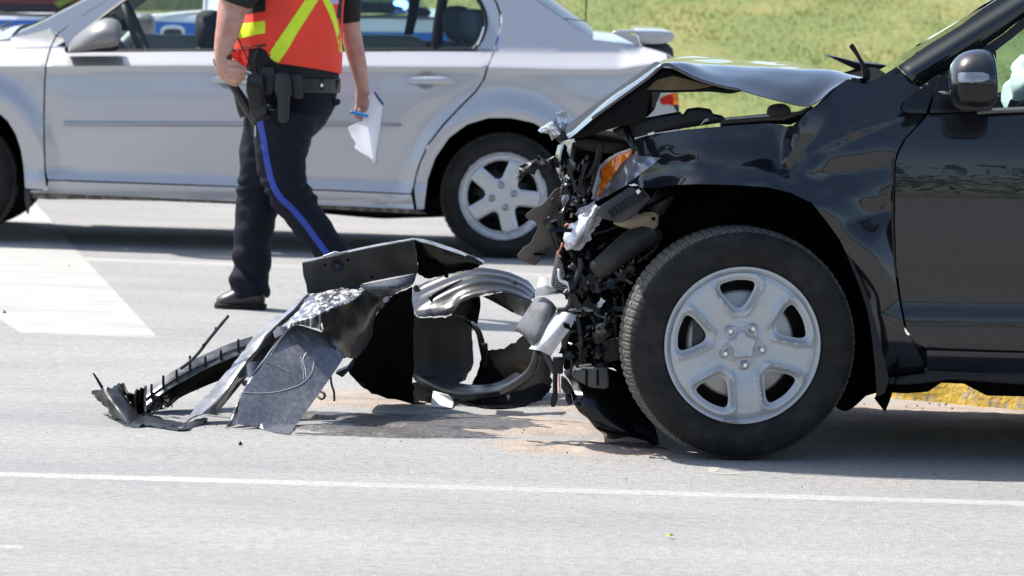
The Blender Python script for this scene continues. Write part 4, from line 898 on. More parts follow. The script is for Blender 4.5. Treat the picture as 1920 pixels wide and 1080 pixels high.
# front face of the car: crushed radiator, panels and hoses
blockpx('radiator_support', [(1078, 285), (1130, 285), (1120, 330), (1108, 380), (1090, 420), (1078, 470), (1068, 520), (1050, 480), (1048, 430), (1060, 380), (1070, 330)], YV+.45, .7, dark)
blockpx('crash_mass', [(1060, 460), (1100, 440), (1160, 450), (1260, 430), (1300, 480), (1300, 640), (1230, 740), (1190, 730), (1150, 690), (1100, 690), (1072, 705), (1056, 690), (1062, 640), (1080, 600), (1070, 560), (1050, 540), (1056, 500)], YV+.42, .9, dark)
surf('splash_shield', [[(1060, 690, YV+.42), (1100, 680, YV+.40), (1150, 690, YV+.42), (1210, 700, YV+.5)], [(1066, 715, YV+.36), (1105, 725, YV+.33), (1160, 730, YV+.34), (1220, 740, YV+.45)], [(1078, 755, YV+.30), (1110, 765, YV+.28), (1165, 775, YV+.30), (1225, 790, YV+.4)], [(1095, 785, YV+.32), (1120, 806, YV+.28), (1170, 815, YV+.28), (1235, 822, YV+.38)], [(1120, 806, YV+.40), (1140, 818, YV+.38), (1180, 821, YV+.40), (1235, 835, YV+.45)]], pgloss, suv, nu=5, nv=5, thick=.006, crumple=.03, cs=9)
blockpx('cross_member', [(1072, 706), (1078, 692), (1140, 687), (1143, 726), (1135, 730), (1108, 727), (1085, 716)], YV+.26, .3, mat('grey_steel', (.10, .10, .10), .45, .3, var=.15, vs=25))
for x in (1100, 1121): blockpx('member_rib', [(x-2, 694), (x+1.5, 694), (x+1.5, 724), (x-2, 722)], YV+.25, .02, dark, bevel=.001)
blockpx('tow_bracket', [(1117, 612), (1122, 606), (1136, 604), (1140, 594), (1147, 591), (1140, 606), (1139, 622), (1128, 627), (1117, 630)], YV+.30, .01, dull)
blockpx('bracket_bolt', chaikin([(1119, 614), (1126, 613), (1127, 620), (1120, 621)], 2), YV+.285, .012, pgrey)
surf('grille_surround', [[(1046, 272, YV+.30), (1058, 270, YV+.24), (1064, 276, YV+.30)], [(1041, 296, YV+.28), (1052, 296, YV+.22), (1060, 298, YV+.3)], [(1044, 320, YV+.28), (1054, 318, YV+.22), (1064, 318, YV+.3)], [(1054, 338, YV+.3), (1062, 333, YV+.24), (1072, 332, YV+.3)]], black, suv, nu=4, nv=5, thick=.008)
for i, (x, y, s) in enumerate(((1066, 308, 1.0), (1074, 322, 1.1), (1062, 336, 1.0), (1080, 345, .9), (1092, 326, .8), (1070, 352, .8), (1085, 372, .9), (1072, 374, 1.0))):
    surf('crushed_metal', [[(x-10*s, y-9*s, YV+.3), (x, y-12*s, YV+.25), (x+10*s, y-8*s, YV+.3)], [(x-12*s, y, YV+.28), (x+2, y-2, YV+.22), (x+9*s, y+3, YV+.3)], [(x-4*s, y+10*s, YV+.3), (x+4*s, y+12*s, YV+.26), (x+12*s, y+8*s, YV+.3)]], (dull, pgloss, chrome, pgloss)[i % 4], suv, nu=4, nv=4, crumple=.025, cs=38)
surf('torn_arm', [[(963, 318, YV+.28), (985, 305, YV+.24), (1005, 298, YV+.24), (1042, 291, YV+.3)], [(968, 326, YV+.25), (988, 315, YV+.2), (1008, 309, YV+.2), (1044, 299, YV+.28)], [(966, 334, YV+.28), (984, 329, YV+.24), (1006, 322, YV+.24), (1040, 306, YV+.3)]], pblack, suv, nu=6, nv=5, thick=.006, crumple=.025, cs=34)
blockpx('torn_tip', [(962, 316), (972, 318), (978, 326), (970, 336), (963, 334), (970, 326)], YV+.24, .02, dull)
slab('torn_plate', [(1052, 350), (1040, 356), (1022, 378), (1012, 386), (1000, 390), (985, 403), (986, 409), (1004, 416), (1008, 430), (1000, 445), (995, 456), (982, 463), (970, 478), (971, 484), (990, 494), (1003, 498), (1010, 492), (1014, 478), (1022, 466), (1040, 456), (1046, 445), (1050, 420), (1058, 395), (1062, 365)], lambda x, y: YV+.35+.0006*(y-350), .006, brownp, suv, .002)
blockpx('plate_slot', [(999, 475), (1012, 474), (1023, 476), (1022, 479), (1003, 479)], YV+.415, .004, dark, bevel=0)
tube('channel', [(1030, 408, YV+.34), (1040, 434, YV+.33), (1050, 460, YV+.33), (1058, 480, YV+.34)], .016, pgloss, suv, n=6)
tube('channel', [(1068, 380, YV+.3), (1058, 396, YV+.28), (1046, 406, YV+.28), (1034, 412, YV+.3)], .010, dull, suv, n=6)
blockpx('latch', chaikin([(1052, 372), (1066, 364), (1080, 368), (1084, 380), (1070, 390), (1055, 388)], 1), YV+.24, .05, dull)
blockpx('latch', chaikin([(1032, 374), (1040, 370), (1044, 382), (1052, 384), (1050, 394), (1034, 396)], 1), YV+.28, .04, pgloss)
blockpx('brass_fitting', chaikin([(1052, 346), (1058, 346), (1060, 356), (1054, 358)], 1), YV+.26, .02, tanmetal)
blockpx('brass_fitting', chaikin([(1069, 400), (1075, 398), (1074, 408), (1069, 410)], 1), YV+.22, .02, tanmetal)
surf('broken_headlamp', [[(1108, 386, YV+.2), (1120, 383, YV+.16), (1133, 394, YV+.2)], [(1088, 404, YV+.2), (1106, 408, YV+.14), (1128, 412, YV+.19)], [(1068, 425, YV+.2), (1090, 432, YV+.13), (1116, 434, YV+.18)], [(1056, 447, YV+.21), (1076, 454, YV+.14), (1100, 453, YV+.18)], [(1058, 464, YV+.22), (1070, 470, YV+.17), (1086, 466, YV+.2)]], shard, suv, nu=6, nv=6, thick=.006, crumple=.008, cs=30, jag=.007)
surf('broken_headlamp', [[(1076, 400, YV+.24), (1094, 386, YV+.2), (1112, 378, YV+.2)], [(1086, 404, YV+.22), (1100, 396, YV+.18), (1114, 388, YV+.19)]], mat('lamp_grey', (.3, .3, .32), .25, coat=.5), suv, thick=.004, crumple=.01, cs=30)
for i in range(16):
    t = i/15; x0 = 1049-8*t+16*t*0; y = 480+64*t; blockpx('radiator_fin', [(1046-8*t, y), (1052+14*t, y+3), (1052+14*t, y+5), (1046-8*t, y+2)], YV+.30, .05, dull, bevel=0)
blockpx('radiator_core', [(1046, 478), (1055, 478), (1068, 528), (1062, 534), (1050, 545), (1034, 545), (1036, 530)], YV+.32, .3, pgrey)
def hose(pts, r, mt=pblack, Y=YV+.24): return tube('hose', [(x, y, Y) for x, y in pts], r, mt, suv, n=8)
hose([(1088, 484), (1089, 500), (1082, 520), (1074, 540), (1070, 562), (1068, 572), (1058, 580), (1044, 582)], .0085, pgrey)
hose([(1108, 494), (1122, 504), (1128, 516), (1124, 526), (1106, 532)], .007, pgrey)
hose([(1048, 504), (1050, 524), (1066, 534), (1068, 546)], .005, whitep); hose([(1056, 550), (1068, 540), (1078, 536)], .004, dull)
hose([(1112, 440), (1150, 428), (1185, 410)], .004); hose([(1110, 548), (1140, 538), (1165, 522)], .007)
hose([(1062, 352), (1070, 372), (1058, 396), (1056, 430)], .005); hose([(1100, 300), (1090, 340), (1096, 372)], .012, pgloss); hose([(1130, 262), (1120, 300), (1104, 330)], .01, pblack)
hose([(1218, 425), (1240, 440), (1225, 470), (1195, 492)], .004, pgrey)
for pts in ([(1058, 424), (1064, 420), (1070, 424)], [(1055, 455), (1050, 468), (1046, 474), (1052, 482)], [(1048, 702), (1049, 720), (1050, 740)]): tube('wire', [(x, y, YV+.2) for x, y in pts], .0025, copper, suv, n=6)
surf('torn_bumper_edge', [[(1012, 520, YV+.30), (1020, 521, YV+.30), (1030, 531, YV+.30)], [(1007, 538, YV+.28), (1022, 538, YV+.26), (1040, 541, YV+.28)], [(1003, 556, YV+.30), (1024, 554, YV+.28), (1050, 549, YV+.30)]], foam, suv, nu=4, nv=4, crumple=.005, cs=30)
surf('dangling_panel', [[(1004, 560, YV+.34), (1020, 558, YV+.28), (1034, 566, YV+.26), (1044, 578, YV+.28)], [(985, 585, YV+.33), (1004, 588, YV+.26), (1024, 594, YV+.24), (1036, 604, YV+.26)], [(965, 615, YV+.34), (988, 622, YV+.26), (1008, 630, YV+.22), (1020, 638, YV+.24)], [(976, 622, YV+.36), (990, 640, YV+.28), (1000, 650, YV+.24), (1006, 655, YV+.26)]], mat('scuffed_grey', (.13, .13, .135), .5, col2=(.07, .07, .072), c2s=16, var=.15, vs=50), suv, nu=5, nv=5, thick=.004, crumple=.006)
surf('dangling_panel', [[(1040, 585, YV+.26), (1060, 585, YV+.22), (1081, 591, YV+.22)], [(1022, 612, YV+.24), (1044, 614, YV+.19), (1068, 618, YV+.2)], [(1006, 636, YV+.24), (1028, 638, YV+.19), (1050, 642, YV+.21)], [(992, 654, YV+.25), (1014, 658, YV+.21), (1033, 668, YV+.23)]], mat('pale_scuffed_plastic', (.60, .60, .62), .45, col2=(.4, .4, .41), c2s=20), suv, nu=5, nv=5, thick=.004, crumple=.004)
tube('broken_strut', [(1008, 658, YV+.26), (1000, 685, YV+.27), (985, 705, YV+.30), (960, 722, YV+.35), (940, 732, YV+.4)], .012, pgrey, suv, n=7)
tube('broken_strut', [(1022, 660, YV+.25), (1032, 680, YV+.25), (1040, 698, YV+.26)], .010, pgrey, suv, n=7)
rod = tube('hanging_rod', [(1042, 690, YV+.25), (1041, 715, YV+.25), (1041, 738, YV+.25)], .008, pblack, suv, n=7)
slab('rod_end', [(1035, 738), (1046, 736), (1045, 750), (1040, 764), (1033, 763), (1032, 752)], YV+.24, .03, pblack, rod, .003)
blockpx('torn_bracket', [(1036, 672), (1056, 672), (1056, 700), (1050, 702), (1040, 700)], YV+.24, .06, pblack)
blockpx('torn_bracket', [(1052, 706), (1062, 712), (1074, 730), (1072, 742), (1060, 740), (1052, 728)], YV+.3, .06, duct)
blockpx('torn_bracket', [(1060, 740), (1072, 742), (1074, 758), (1066, 762), (1060, 750)], YV+.3, .05, pblack)
for i, (pl, mt_, dy) in enumerate((([(1098, 292), (1106, 290), (1100, 340), (1088, 392), (1080, 392), (1092, 340)], pgloss, .26), ([(1120, 300), (1126, 304), (1112, 352), (1098, 380), (1094, 376), (1108, 345)], pgrey, .30), ([(1066, 470), (1074, 468), (1092, 520), (1098, 560), (1090, 562), (1082, 524)], pgloss, .28), ([(1100, 470), (1108, 472), (1112, 530), (1106, 590), (1098, 590), (1104, 530)], pblack, .30), ([(1078, 600), (1088, 598), (1096, 640), (1092, 684), (1084, 684), (1086, 640)], pgloss, .24), ([(1110, 540), (1160, 520), (1200, 512), (1202, 520), (1160, 530), (1112, 550)], pgloss, .32), ([(1130, 640), (1170, 632), (1172, 660), (1160, 676), (1134, 680)], duct, .30), ([(1150, 560), (1156, 560), (1158, 640), (1152, 640)], pgrey, .36), ([(1166, 552), (1171, 552), (1173, 630), (1168, 630)], pgrey, .36), ([(1060, 582), (1100, 575), (1130, 580), (1100, 586)], dull, .26), ([(1066, 540), (1100, 546), (1098, 552), (1066, 547)], pgloss, .24))):
    blockpx('bent_bracket', pl, YV+dy, .03, mt_, bevel=.002)
# small broken bits wedged in the torn front end: nobody could count them
V = []; Fc = []; mi = []
zone = [(1058, 300), (1110, 300), (1118, 372), (1104, 384), (1060, 460), (1100, 470), (1185, 440), (1220, 470), (1175, 560), (1150, 640), (1150, 690), (1080, 690), (1058, 670), (1080, 600), (1070, 575), (1058, 545), (1070, 470), (1046, 380)]
pts = np.random.rand(3000, 2)*[190, 400]+[1040, 300]; pts = pts[inside(zone, pts)][:330]
for x, y in pts:
    p = P(x, y, YV+random.uniform(.20, .42)); s = random.uniform(.004, .015); b_ = len(V); ax = [Vector((random.gauss(0, 1), random.gauss(0, 1), random.gauss(0, 1))).normalized()*s*random.uniform(.3, 1.6) for _ in range(3)]
    V += [p+ax[0], p-ax[0]+ax[1]*.5, p+ax[1], p+ax[2], p-ax[1]+ax[2]*.4]; Fc += [(b_, b_+2, b_+3), (b_+1, b_+3, b_+2), (b_, b_+3, b_+4), (b_+1, b_+4, b_+3), (b_, b_+4, b_+1), (b_, b_+1, b_+2)]
    mi += [random.choices([0, 1, 2, 3, 4], [10, 9, 1.6, .6, .22])[0]]*6
for _ in range(95):                                    # bent torn strips
    x, y = pts[random.randrange(len(pts))]; p = P(x, y, YV+random.uniform(.16, .34)); d1 = Vector((random.gauss(0, 1), random.gauss(0, .5), random.gauss(0, 1.3))).normalized(); w1 = d1.cross(Vector((random.gauss(0, .4), 1, random.gauss(0, .4)))).normalized()*random.uniform(.003, .011)
    L_ = random.uniform(.02, .085)/5; cu = Vector((random.gauss(0, 1), random.gauss(0, 1), random.gauss(0, 1)))*.35; b_ = len(V)
    for s_ in range(6):
        V += [p+w1*random.uniform(.7, 1.2), p-w1*random.uniform(.7, 1.2)]; p = p+d1*L_; d1 = (d1+cu*.5).normalized()
    Fc += [(b_+2*s_, b_+2*s_+1, b_+2*s_+3, b_+2*s_+2) for s_ in range(5)]; mi += [random.choices([0, 1, 2, 3, 4], [6, 12, 1.5, .8, .25])[0]]*5
o = obj('broken_fragments', V, Fc, [pblack, pgloss, pgrey, dull, whitep], suv, smooth=False); o.data.polygons.foreach_set('material_index', mi); o['kind'] = 'stuff'

# ---- front wheel, slightly steered
def suv_wheel(O, steer=0.0, side=1):
    rot = Matrix.Rotation(steer, 3, 'Z')
    if side < 0: rot = rot @ Matrix.Rotation(math.pi, 3, 'Z')
    R, r, wd = .358, .240, .215; base = -wd/2
    o = make_tyre(R, r, wd, suv, O, 88, rot=rot)
    holes = []
    def pt(a_, rr, da): return (rr*r*math.cos(a_+da), rr*r*math.sin(a_+da))
    for k in range(5):
        a_ = math.radians(97+72*k)
        raw = [pt(a_, .475, .0), pt(a_, .505, -.13), pt(a_, .62, -.235), pt(a_, .75, -.30), pt(a_, .83, -.275), pt(a_, .835, -.12), pt(a_, .84, 0), pt(a_, .835, .12), pt(a_, .83, .275), pt(a_, .75, .30), pt(a_, .62, .235), pt(a_, .505, .13)]
        holes.append(chaikin(raw, 2))
    circ = [(.925*r*math.cos(q), .925*r*math.sin(q)) for q in np.linspace(0, 2*math.pi, 140, endpoint=False)]
    V, T = fill(circ, .0062, holes, 0, [[(rr_*r*math.cos(q), rr_*r*math.sin(q)) for q in np.linspace(0, 2*math.pi, 140)] for rr_ in (.86, .89)]); ed = np.min([edge_dist(h, V) for h in holes], 0); pts = []
    for (x, z), e in zip(V, ed):
        rr = math.hypot(x, z)/r; a_ = math.atan2(z, x)
        k = ((math.degrees(a_)-61+36) % 72)-36             # angle from the spoke's middle line
        y = base+.004
        sp2 = abs(math.radians(k))*rr*r                      # distance across the spoke
        y += -.017*smoothstep(.0, .020, e)+.006*smoothstep(.020, .036, e)
        ridge = math.exp(-((sp2-.034-.012*rr)/.0055)**2)*smoothstep(.32, .42, rr)*smoothstep(.95, .80, rr)
        y += -.0105*ridge
        y += .012*smoothstep(.60, .30, rr)-.004*smoothstep(.31, .27, rr)          # centre dishes in
        y += .007*smoothstep(.86, .93, rr)*(1-smoothstep(.945, .975, rr))-.006*smoothstep(.93, .985, rr)
        pts.append(rot @ Vector((x, y, z))+O)
    rim = obj('wheel_rim', pts, T, steelrim, o, solid=.009, face=rot @ Vector((0, -1, 0)))
    V, Fc = lathe([(r*.905, base+.014), (r*.912, base+.006), (r*.925, base+.0045), (r*.945, base+.004), (r*.965, base-.001), (r*.985, base-.005), (r*1.0, base-.005), (r*1.005, base-.001), (r*1.0, base+.012)], 128)
    obj('rim_flange', [rot @ v+O for v in V], Fc, steelrim, rim, recalc=True)
    # scalloped hub plate with five lug nuts and a centre cap
    hp = []
    for q in np.linspace(0, 2*math.pi, 90, endpoint=False):
        k = ((math.degrees(q)-61+36) % 72)-36; hp.append(((.285+.035*math.cos(math.radians(k*5)))*r*math.cos(q), (.285+.035*math.cos(math.radians(k*5)))*r*math.sin(q)))
    V, T = fill(hp, .007); ed = edge_dist(hp, V)
    hub = obj('hub_plate', [rot @ Vector((x, base+.008-.014*smoothstep(0, .008, e)+.006*smoothstep(.010, .02, e), z))+O for (x, z), e in zip(V, ed)], T, steelrim, rim, solid=.01, face=rot @ Vector((0, -1, 0)))
    hx = []
    for q in np.linspace(0, 2*math.pi, 60, endpoint=False):
        k = ((math.degrees(q)-25+36) % 72)-36; rr = (.185+.022*math.cos(math.radians(k*5)))*r; hx.append((rr*math.cos(q), rr*math.sin(q)))
    V, T = fill(hx, .006); ed = edge_dist(hx, V)
    obj('centre_cap', [rot @ Vector((x, base+.000-.018*smoothstep(0, .010, e)+.004*smoothstep(.118*r, .105*r, math.hypot(x, z)), z))+O for (x, z), e in zip(V, ed)], T, steelrim, rim, solid=.006, face=rot @ Vector((0, -1, 0)))
    for k in range(5):
        a_ = math.radians(61+72*k); cc = Vector((.248*r*math.cos(a_), base-.001, .248*r*math.sin(a_)))
        V, Fc = lathe([(0, -.016), (.006, -.016), (.0095, -.012), (.0095, .0)], 6, cc); obj('lug_nut', [rot @ v+O for v in V], Fc, chrome, rim, recalc=True, smooth=False)
        V, Fc = lathe([(.0095, -.001), (.0145, -.001), (.0165, .003)], 20, cc); obj('nut_seat', [rot @ v+O for v in V], Fc, dull, rim)
    V, Fc = lathe([(.03, .004), (.158, .004), (.166, .010), (.166, .03)], 48, Vector((0, base+.035, 0))); obj('brake_disc', [rot @ v+O for v in V], Fc, mat('brake_iron', (.40, .39, .38), .4, .4) if 'brake_iron' not in MATS else MATS['brake_iron'], rim)
    V, Fc = lathe([(0, .0), (r*.98, .0), (r*.99, .06)], 40, Vector((0, base+.09, 0))); obj('rim_barrel', [rot @ v+O for v in V], Fc, duct, rim)
    V, Fc = boxgeo(-.15, -.075, base+.028, base+.075, -.05, .12); obj('brake_caliper', [rot @ v+O for v in V], Fc, pgrey, rim, smooth=False)
    return o, rim, rot
cw = P(HUBV[0], HUBV[1], YV+.10); cw.z = .356
tv, rimv, rotv = suv_wheel(cw, math.radians(6.5))
V, Fc = boxgeo(-.022, .022, -.215/2-.016, -.215/2-.004, -.004, .004)
wt = obj('balance_weight', [rotv @ (Matrix.Rotation(math.radians(2), 3, 'Y') @ (v+Vector((-.020, 0, -.2315))))+cw for v in V], Fc, dull, rimv, smooth=False, bevel=.001)
suv_wheel(Vector((cw.x, WV2-cw.y+.0, .356)), math.radians(6.5), -1)
suv_wheel(Vector((cw.x+2.66, cw.y, .356))); suv_wheel(Vector((cw.x+2.66, WV2-cw.y, .356)), 0, -1)
tube('tie_rod', [(1330, 690, YV+.36), (1420, 690, YV+.4), (1560, 735, YV+.5), (1640, 720, YV+.7)], .03, dark, suv)
surf('liner_remnant', [[(1575, 640, YV+.20), (1600, 690, YV+.22), (1632, 728, YV+.22)], [(1560, 760, YV+.3), (1590, 770, YV+.32), (1632, 735, YV+.3)]], dark, suv, thick=.01)
# ================================================================ DEBRIS
# ---- bumper cover torn off and lying on the road
bc = thing('bumper_cover', G(520, 815), 'torn black bumper cover with scratched flat panel lying on the road', 'bumper')
Yb = 13.42
def pane(x, y): return Yb+.0016*(812-y)+.03*noise.noise(Vector((x/80, y/70, 1)))*.5+.0006*(x-540)
corner = panel('corner_panel', [(556, 609), (568, 611), (604, 623), (621, 638), (634, 654), (644, 671), (625, 700), (600, 735), (572, 773), (553, 800), (543, 814), (515, 810), (480, 800), (446, 794), (447, 770), (450, 747), (463, 721), (477, 711), (486, 694), (496, 675), (520, 642), (537, 621)], pane, scuff, bc, step=8, thick=.004)
surf('corner_edge', [[(537, 621, Yb+.29), (545, 612, Yb+.33), (556, 609, Yb+.31)], [(498, 674, Yb+.2), (505, 660, Yb+.24), (535, 624, Yb+.28)], [(462, 721, Yb+.13), (470, 712, Yb+.14), (480, 708, Yb+.15)], [(440, 765, Yb+.09), (444, 758, Yb+.06), (452, 747, Yb+.09)], [(424, 802, Yb+.08), (432, 800, Yb+.02), (447, 793, Yb+.01)]], scuff, bc, nu=4, nv=6)
# scratches on the panel: thin pale grooves
scr = mat('pale_scratch', (.70, .70, .71), .6)
def scratch_line(pts, wd): 
    o = strip('scratch', pts, wd*.85, scr, corner, pane, .0038); o.modifiers['solid'].thickness = .001; return o
scratch_line([(452, 735), (490, 737), (525, 733), (560, 722), (578, 708), (588, 690), (590, 670), (584, 650), (572, 632), (556, 618)], 1.5)
scratch_line([(575, 660), (568, 674), (572, 690), (574, 708)], 4); scratch_line([(563, 668), (568, 690), (570, 712)], 2.2); scratch_line([(577, 730), (586, 741)], 1.4); scratch_line([(538, 622), (552, 634)], 1.2); scratch_line([(580, 668), (588, 676), (586, 694)], 2.4)
scratch_line([(497, 678), (520, 687), (545, 698)], 1.0); scratch_line([(533, 782), (536, 790)], 2)
tube('panel_hook', [(602, 735, Yb+.12), (608, 738, Yb+.1), (608, 745, Yb+.1), (602, 748, Yb+.1), (596, 743, Yb+.12)], .004, pblack, bc, n=6)
tube('wire_end', [(620, 706, Yb+.15), (622, 722, Yb+.15), (626, 734, Yb+.14), (627, 752, Yb+.13)], .0035, pblack, bc, n=6)
surf('upper_shell', [[(575, 552, 14.0), (600, 548, 13.95), (640, 541, 13.95), (684, 543, 13.92)], [(560, 582, 13.85), (590, 580, 13.78), (622, 572, 13.76), (664, 560, 13.80)], [(528, 610, 13.8), (556, 600, 13.7), (588, 594, 13.68), (606, 592, 13.70)], [(516, 630, 13.78), (548, 612, 13.70), (580, 612, 13.68), (604, 622, 13.70)]], scratch, bc, nu=6, nv=5, thick=.005, jag=.004)
surf('side_shell', [[(604, 591, 13.70), (636, 574, 13.76), (684, 543, 13.92), (725, 560, 13.98)], [(606, 622, 13.71), (642, 610, 13.78), (684, 590, 13.9), (712, 582, 14.0)], [(621, 640, 13.72), (646, 640, 13.80), (676, 634, 13.9), (696, 625, 14.0)], [(640, 664, 13.74), (650, 672, 13.82), (664, 672, 13.9), (678, 662, 14.0)]], mat('dull_black_shell', (.016, .0155, .015), .3, coat=.3, coatr=.2, col2=(.04, .038, .036), c2s=22, var=.2, bump=.2), bc, nu=6, nv=5, thick=.005, crumple=.008, cs=12, jag=.006)
surf('shell_top', [[(676, 534, 13.9), (730, 524, 13.95), (782, 512, 14.02)], [(682, 543, 13.90), (735, 538, 13.92), (776, 530, 14.0)], [(722, 563, 13.95), (745, 548, 13.94), (768, 538, 14.0)]], scuff, bc, nu=6, nv=5, thick=.004)
slab('shell_tab', [(716, 560), (724, 554), (732, 556), (728, 566), (718, 570)], 13.92, .02, dull, bc, .003)
slab('shell_corner', [(628, 700), (650, 690), (664, 672), (660, 690), (642, 708)], 13.78, .1, pblack, bc, .003)
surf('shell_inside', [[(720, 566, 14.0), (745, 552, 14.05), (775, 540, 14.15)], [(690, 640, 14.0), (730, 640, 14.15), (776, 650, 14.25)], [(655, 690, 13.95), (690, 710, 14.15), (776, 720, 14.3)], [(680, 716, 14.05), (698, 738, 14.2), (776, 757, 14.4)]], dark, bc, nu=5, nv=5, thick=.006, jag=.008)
# grille strip: long narrow L section
surf('grille_bar', [[(572, 553, 14.0), (580, 550, 13.98), (590, 553, 14.0)], [(528, 590, 13.9), (541, 588, 13.86), (552, 594, 13.9)], [(480, 630, 13.82), (498, 632, 13.77), (512, 642, 13.82)], [(437, 681, 13.72), (458, 686, 13.66), (464, 692, 13.72)], [(384, 743, 13.62), (410, 746, 13.55), (432, 738, 13.62)], [(344, 791, 13.55), (380, 776, 13.48), (408, 779, 13.56)]], mat('scuffed_bar', (.10, .10, .108), .35, .1, .4, col2=(.20, .20, .21), c2s=18, var=.2, vs=40, bump=.15, coatr=.2), bc, nu=6, nv=8, thick=.004, crumple=.006, cs=14, jag=.005)
surf('mud_face', [[(560, 560, 14.02), (578, 562, 13.98)], [(508, 618, 13.86), (540, 615, 13.84)], [(470, 672, 13.78), (500, 668, 13.76)], [(440, 704, 13.72), (468, 700, 13.72)], [(400, 772, 13.6), (410, 770, 13.6)]], muddy, bc, nu=4, nv=6)
for pts in ([(430, 704), (446, 700), (470, 678), (496, 676), (490, 690), (476, 709), (462, 706), (440, 712)], [(515, 634), (530, 626), (540, 612), (520, 612), (512, 622)], [(452, 716), (462, 712), (466, 720), (456, 724)]):
    panel('bar_bridge', pts, lambda x, y: 13.66+.0009*(700-y)+.012*math.sin((x-430)/9), scuff, bc, step=5)
# lower lip that curls away to the left, with ribs and clips
top_ = [(274, 733), (310, 705), (355, 678), (385, 664), (428, 645), (474, 630)]; mid_ = [(272, 748), (311, 720), (355, 694), (386, 679), (430, 661), (470, 648)]; bot_ = [(272, 762), (311, 733), (355, 708), (386, 691), (432, 671), (466, 658)]
Yl = [13.75, 13.78, 13.85, 13.92, 14.0, 14.08]
lipm = mat('lip_plastic', (.055, .055, .058), .35, col2=(.11, .11, .115), c2s=20, var=.2, bump=.1)
surf('lower_lip', [[(x, y, Y+.05) for (x, y), Y in zip(top_, Yl)], [(x, y, Y) for (x, y), Y in zip(mid_, Yl)], [(x, y-2, Y+.008) for (x, y), Y in zip(mid_, Yl)], [(x, y, Y-.02) for (x, y), Y in zip(bot_, Yl)]], lipm, bc, nu=6, nv=3)
und = [(268, 775), (306, 764), (345, 742), (390, 722), (430, 706), (456, 690)]
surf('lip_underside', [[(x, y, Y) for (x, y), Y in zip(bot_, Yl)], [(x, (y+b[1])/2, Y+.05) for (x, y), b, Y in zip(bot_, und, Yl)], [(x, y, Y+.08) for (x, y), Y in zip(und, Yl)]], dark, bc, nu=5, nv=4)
for x, y0, y1 in ((284, 720, 748), (306, 704, 729), (331, 693, 712), (356, 667, 696), (385, 668, 687), (414, 656, 674), (447, 636, 660)):
    Y = lerp_table(list(zip([p[0] for p in mid_], Yl)), x)-.02
    slab('lip_clip', [(x-2, y0), (x+1.5, y0+1), (x+2, (y0+y1)/2), (x+2.5, y1), (x-1.5, y1), (x-2.5, (y0+y1)/2)], Y, .02, pblack, bc, .001)
rodp = tube('trim_rod', [(340, 690, 13.80), (356, 678, 13.78), (372, 662, 13.76), (392, 636, 13.74), (428, 592, 13.72)], .0055, pgrey, bc, n=6, flat=1.6)
for x, y in ((381, 649), (404, 618)): slab('rod_clip', [(x-2, y-4), (x+2, y-4), (x+2.5, y+4), (x-1.5, y+4)], 13.73, .02, pblack, rodp, .001)
tornm = mat('torn_plastic', (.011, .011, .011), .42, spec=.3, col2=(.035, .034, .032), c2s=14, c2t=(.5, .75), bump=.2, bs=80)
surf('torn_end', [[(174, 739, 13.72), (194, 727, 13.64), (212, 724, 13.7), (227, 720, 13.78)], [(184, 755, 13.66), (206, 748, 13.57), (226, 742, 13.63), (240, 745, 13.75)], [(203, 772, 13.6), (224, 770, 13.52), (244, 768, 13.58), (256, 768, 13.7)], [(236, 794, 13.56), (246, 796, 13.5), (260, 786, 13.55), (272, 778, 13.66)]], tornm, bc, nu=5, nv=5, thick=.004, crumple=.012, jag=.008)
slab('torn_spike', [(173, 699), (177, 700), (186, 713), (194, 726), (190, 730), (182, 716)], 13.66, .006, tornm, bc, .001)
surf('torn_fold', [[(225, 722, 13.74), (232, 719, 13.7), (240, 745, 13.7)], [(232, 738, 13.72), (240, 736, 13.66), (248, 752, 13.68)], [(243, 750, 13.72), (250, 742, 13.66), (272, 732, 13.7)], [(250, 770, 13.7), (262, 762, 13.62), (272, 760, 13.68)]], tornm, bc, nu=4, nv=4, thick=.004)
for i in range(3): surf('folded_rib', [[(252+8*i, 734-3*i, 13.66), (256+8*i, 729-3*i, 13.63), (260+8*i, 731-3*i, 13.66)], [(250+7*i, 754, 13.64), (255+7*i, 753, 13.6), (260+7*i, 754, 13.64)], [(254+6*i, 775, 13.64), (258+6*i, 777, 13.6), (263+6*i, 773, 13.64)]], pgloss, bc, nu=4, nv=4)
surf('torn_skirt', [[(196, 775, 13.62), (226, 786, 13.6), (268, 777, 13.62), (300, 782, 13.66), (340, 793, 13.62), (384, 780, 13.62)], [(214, 785, 13.56), (240, 796, 13.52), (266, 786, 13.54), (300, 795, 13.55), (338, 804, 13.51), (388, 784, 13.55)], [(234, 797, 13.52), (250, 801, 13.49), (272, 799, 13.48), (305, 802, 13.48), (342, 807, 13.47), (385, 794, 13.52)]], tornm, bc, nu=5, nv=4, thick=.004, crumple=.010, jag=.009)
surf('torn_skirt', [[(290, 783, 13.66), (320, 790, 13.62), (346, 792, 13.6)], [(292, 792, 13.62), (320, 798, 13.58), (348, 799, 13.56)]], tornm, bc, thick=.004, crumple=.010, jag=.009)
V = []; Fc = []; 
for _ in range(34):
    x = random.uniform(268, 330); p = P(x, lerp_table([(268, 770), (330, 752)], x)+random.uniform(-12, 6), 13.68+random.uniform(-.04, .04)); s = random.uniform(.008, .026); b_ = len(V)
    ax = [Vector((random.gauss(0, 1), random.gauss(0, .6), random.gauss(0, 1))).normalized()*s for _k in range(3)]; V += [p+ax[0], p-ax[0], p+ax[1]*.4, p+ax[2]*.5]; Fc += [(b_, b_+2, b_+3), (b_+1, b_+3, b_+2), (b_, b_+3, b_+1), (b_, b_+1, b_+2)]
o = obj('torn_shreds', V, Fc, pblack, bc, smooth=False); o['kind'] = 'stuff'

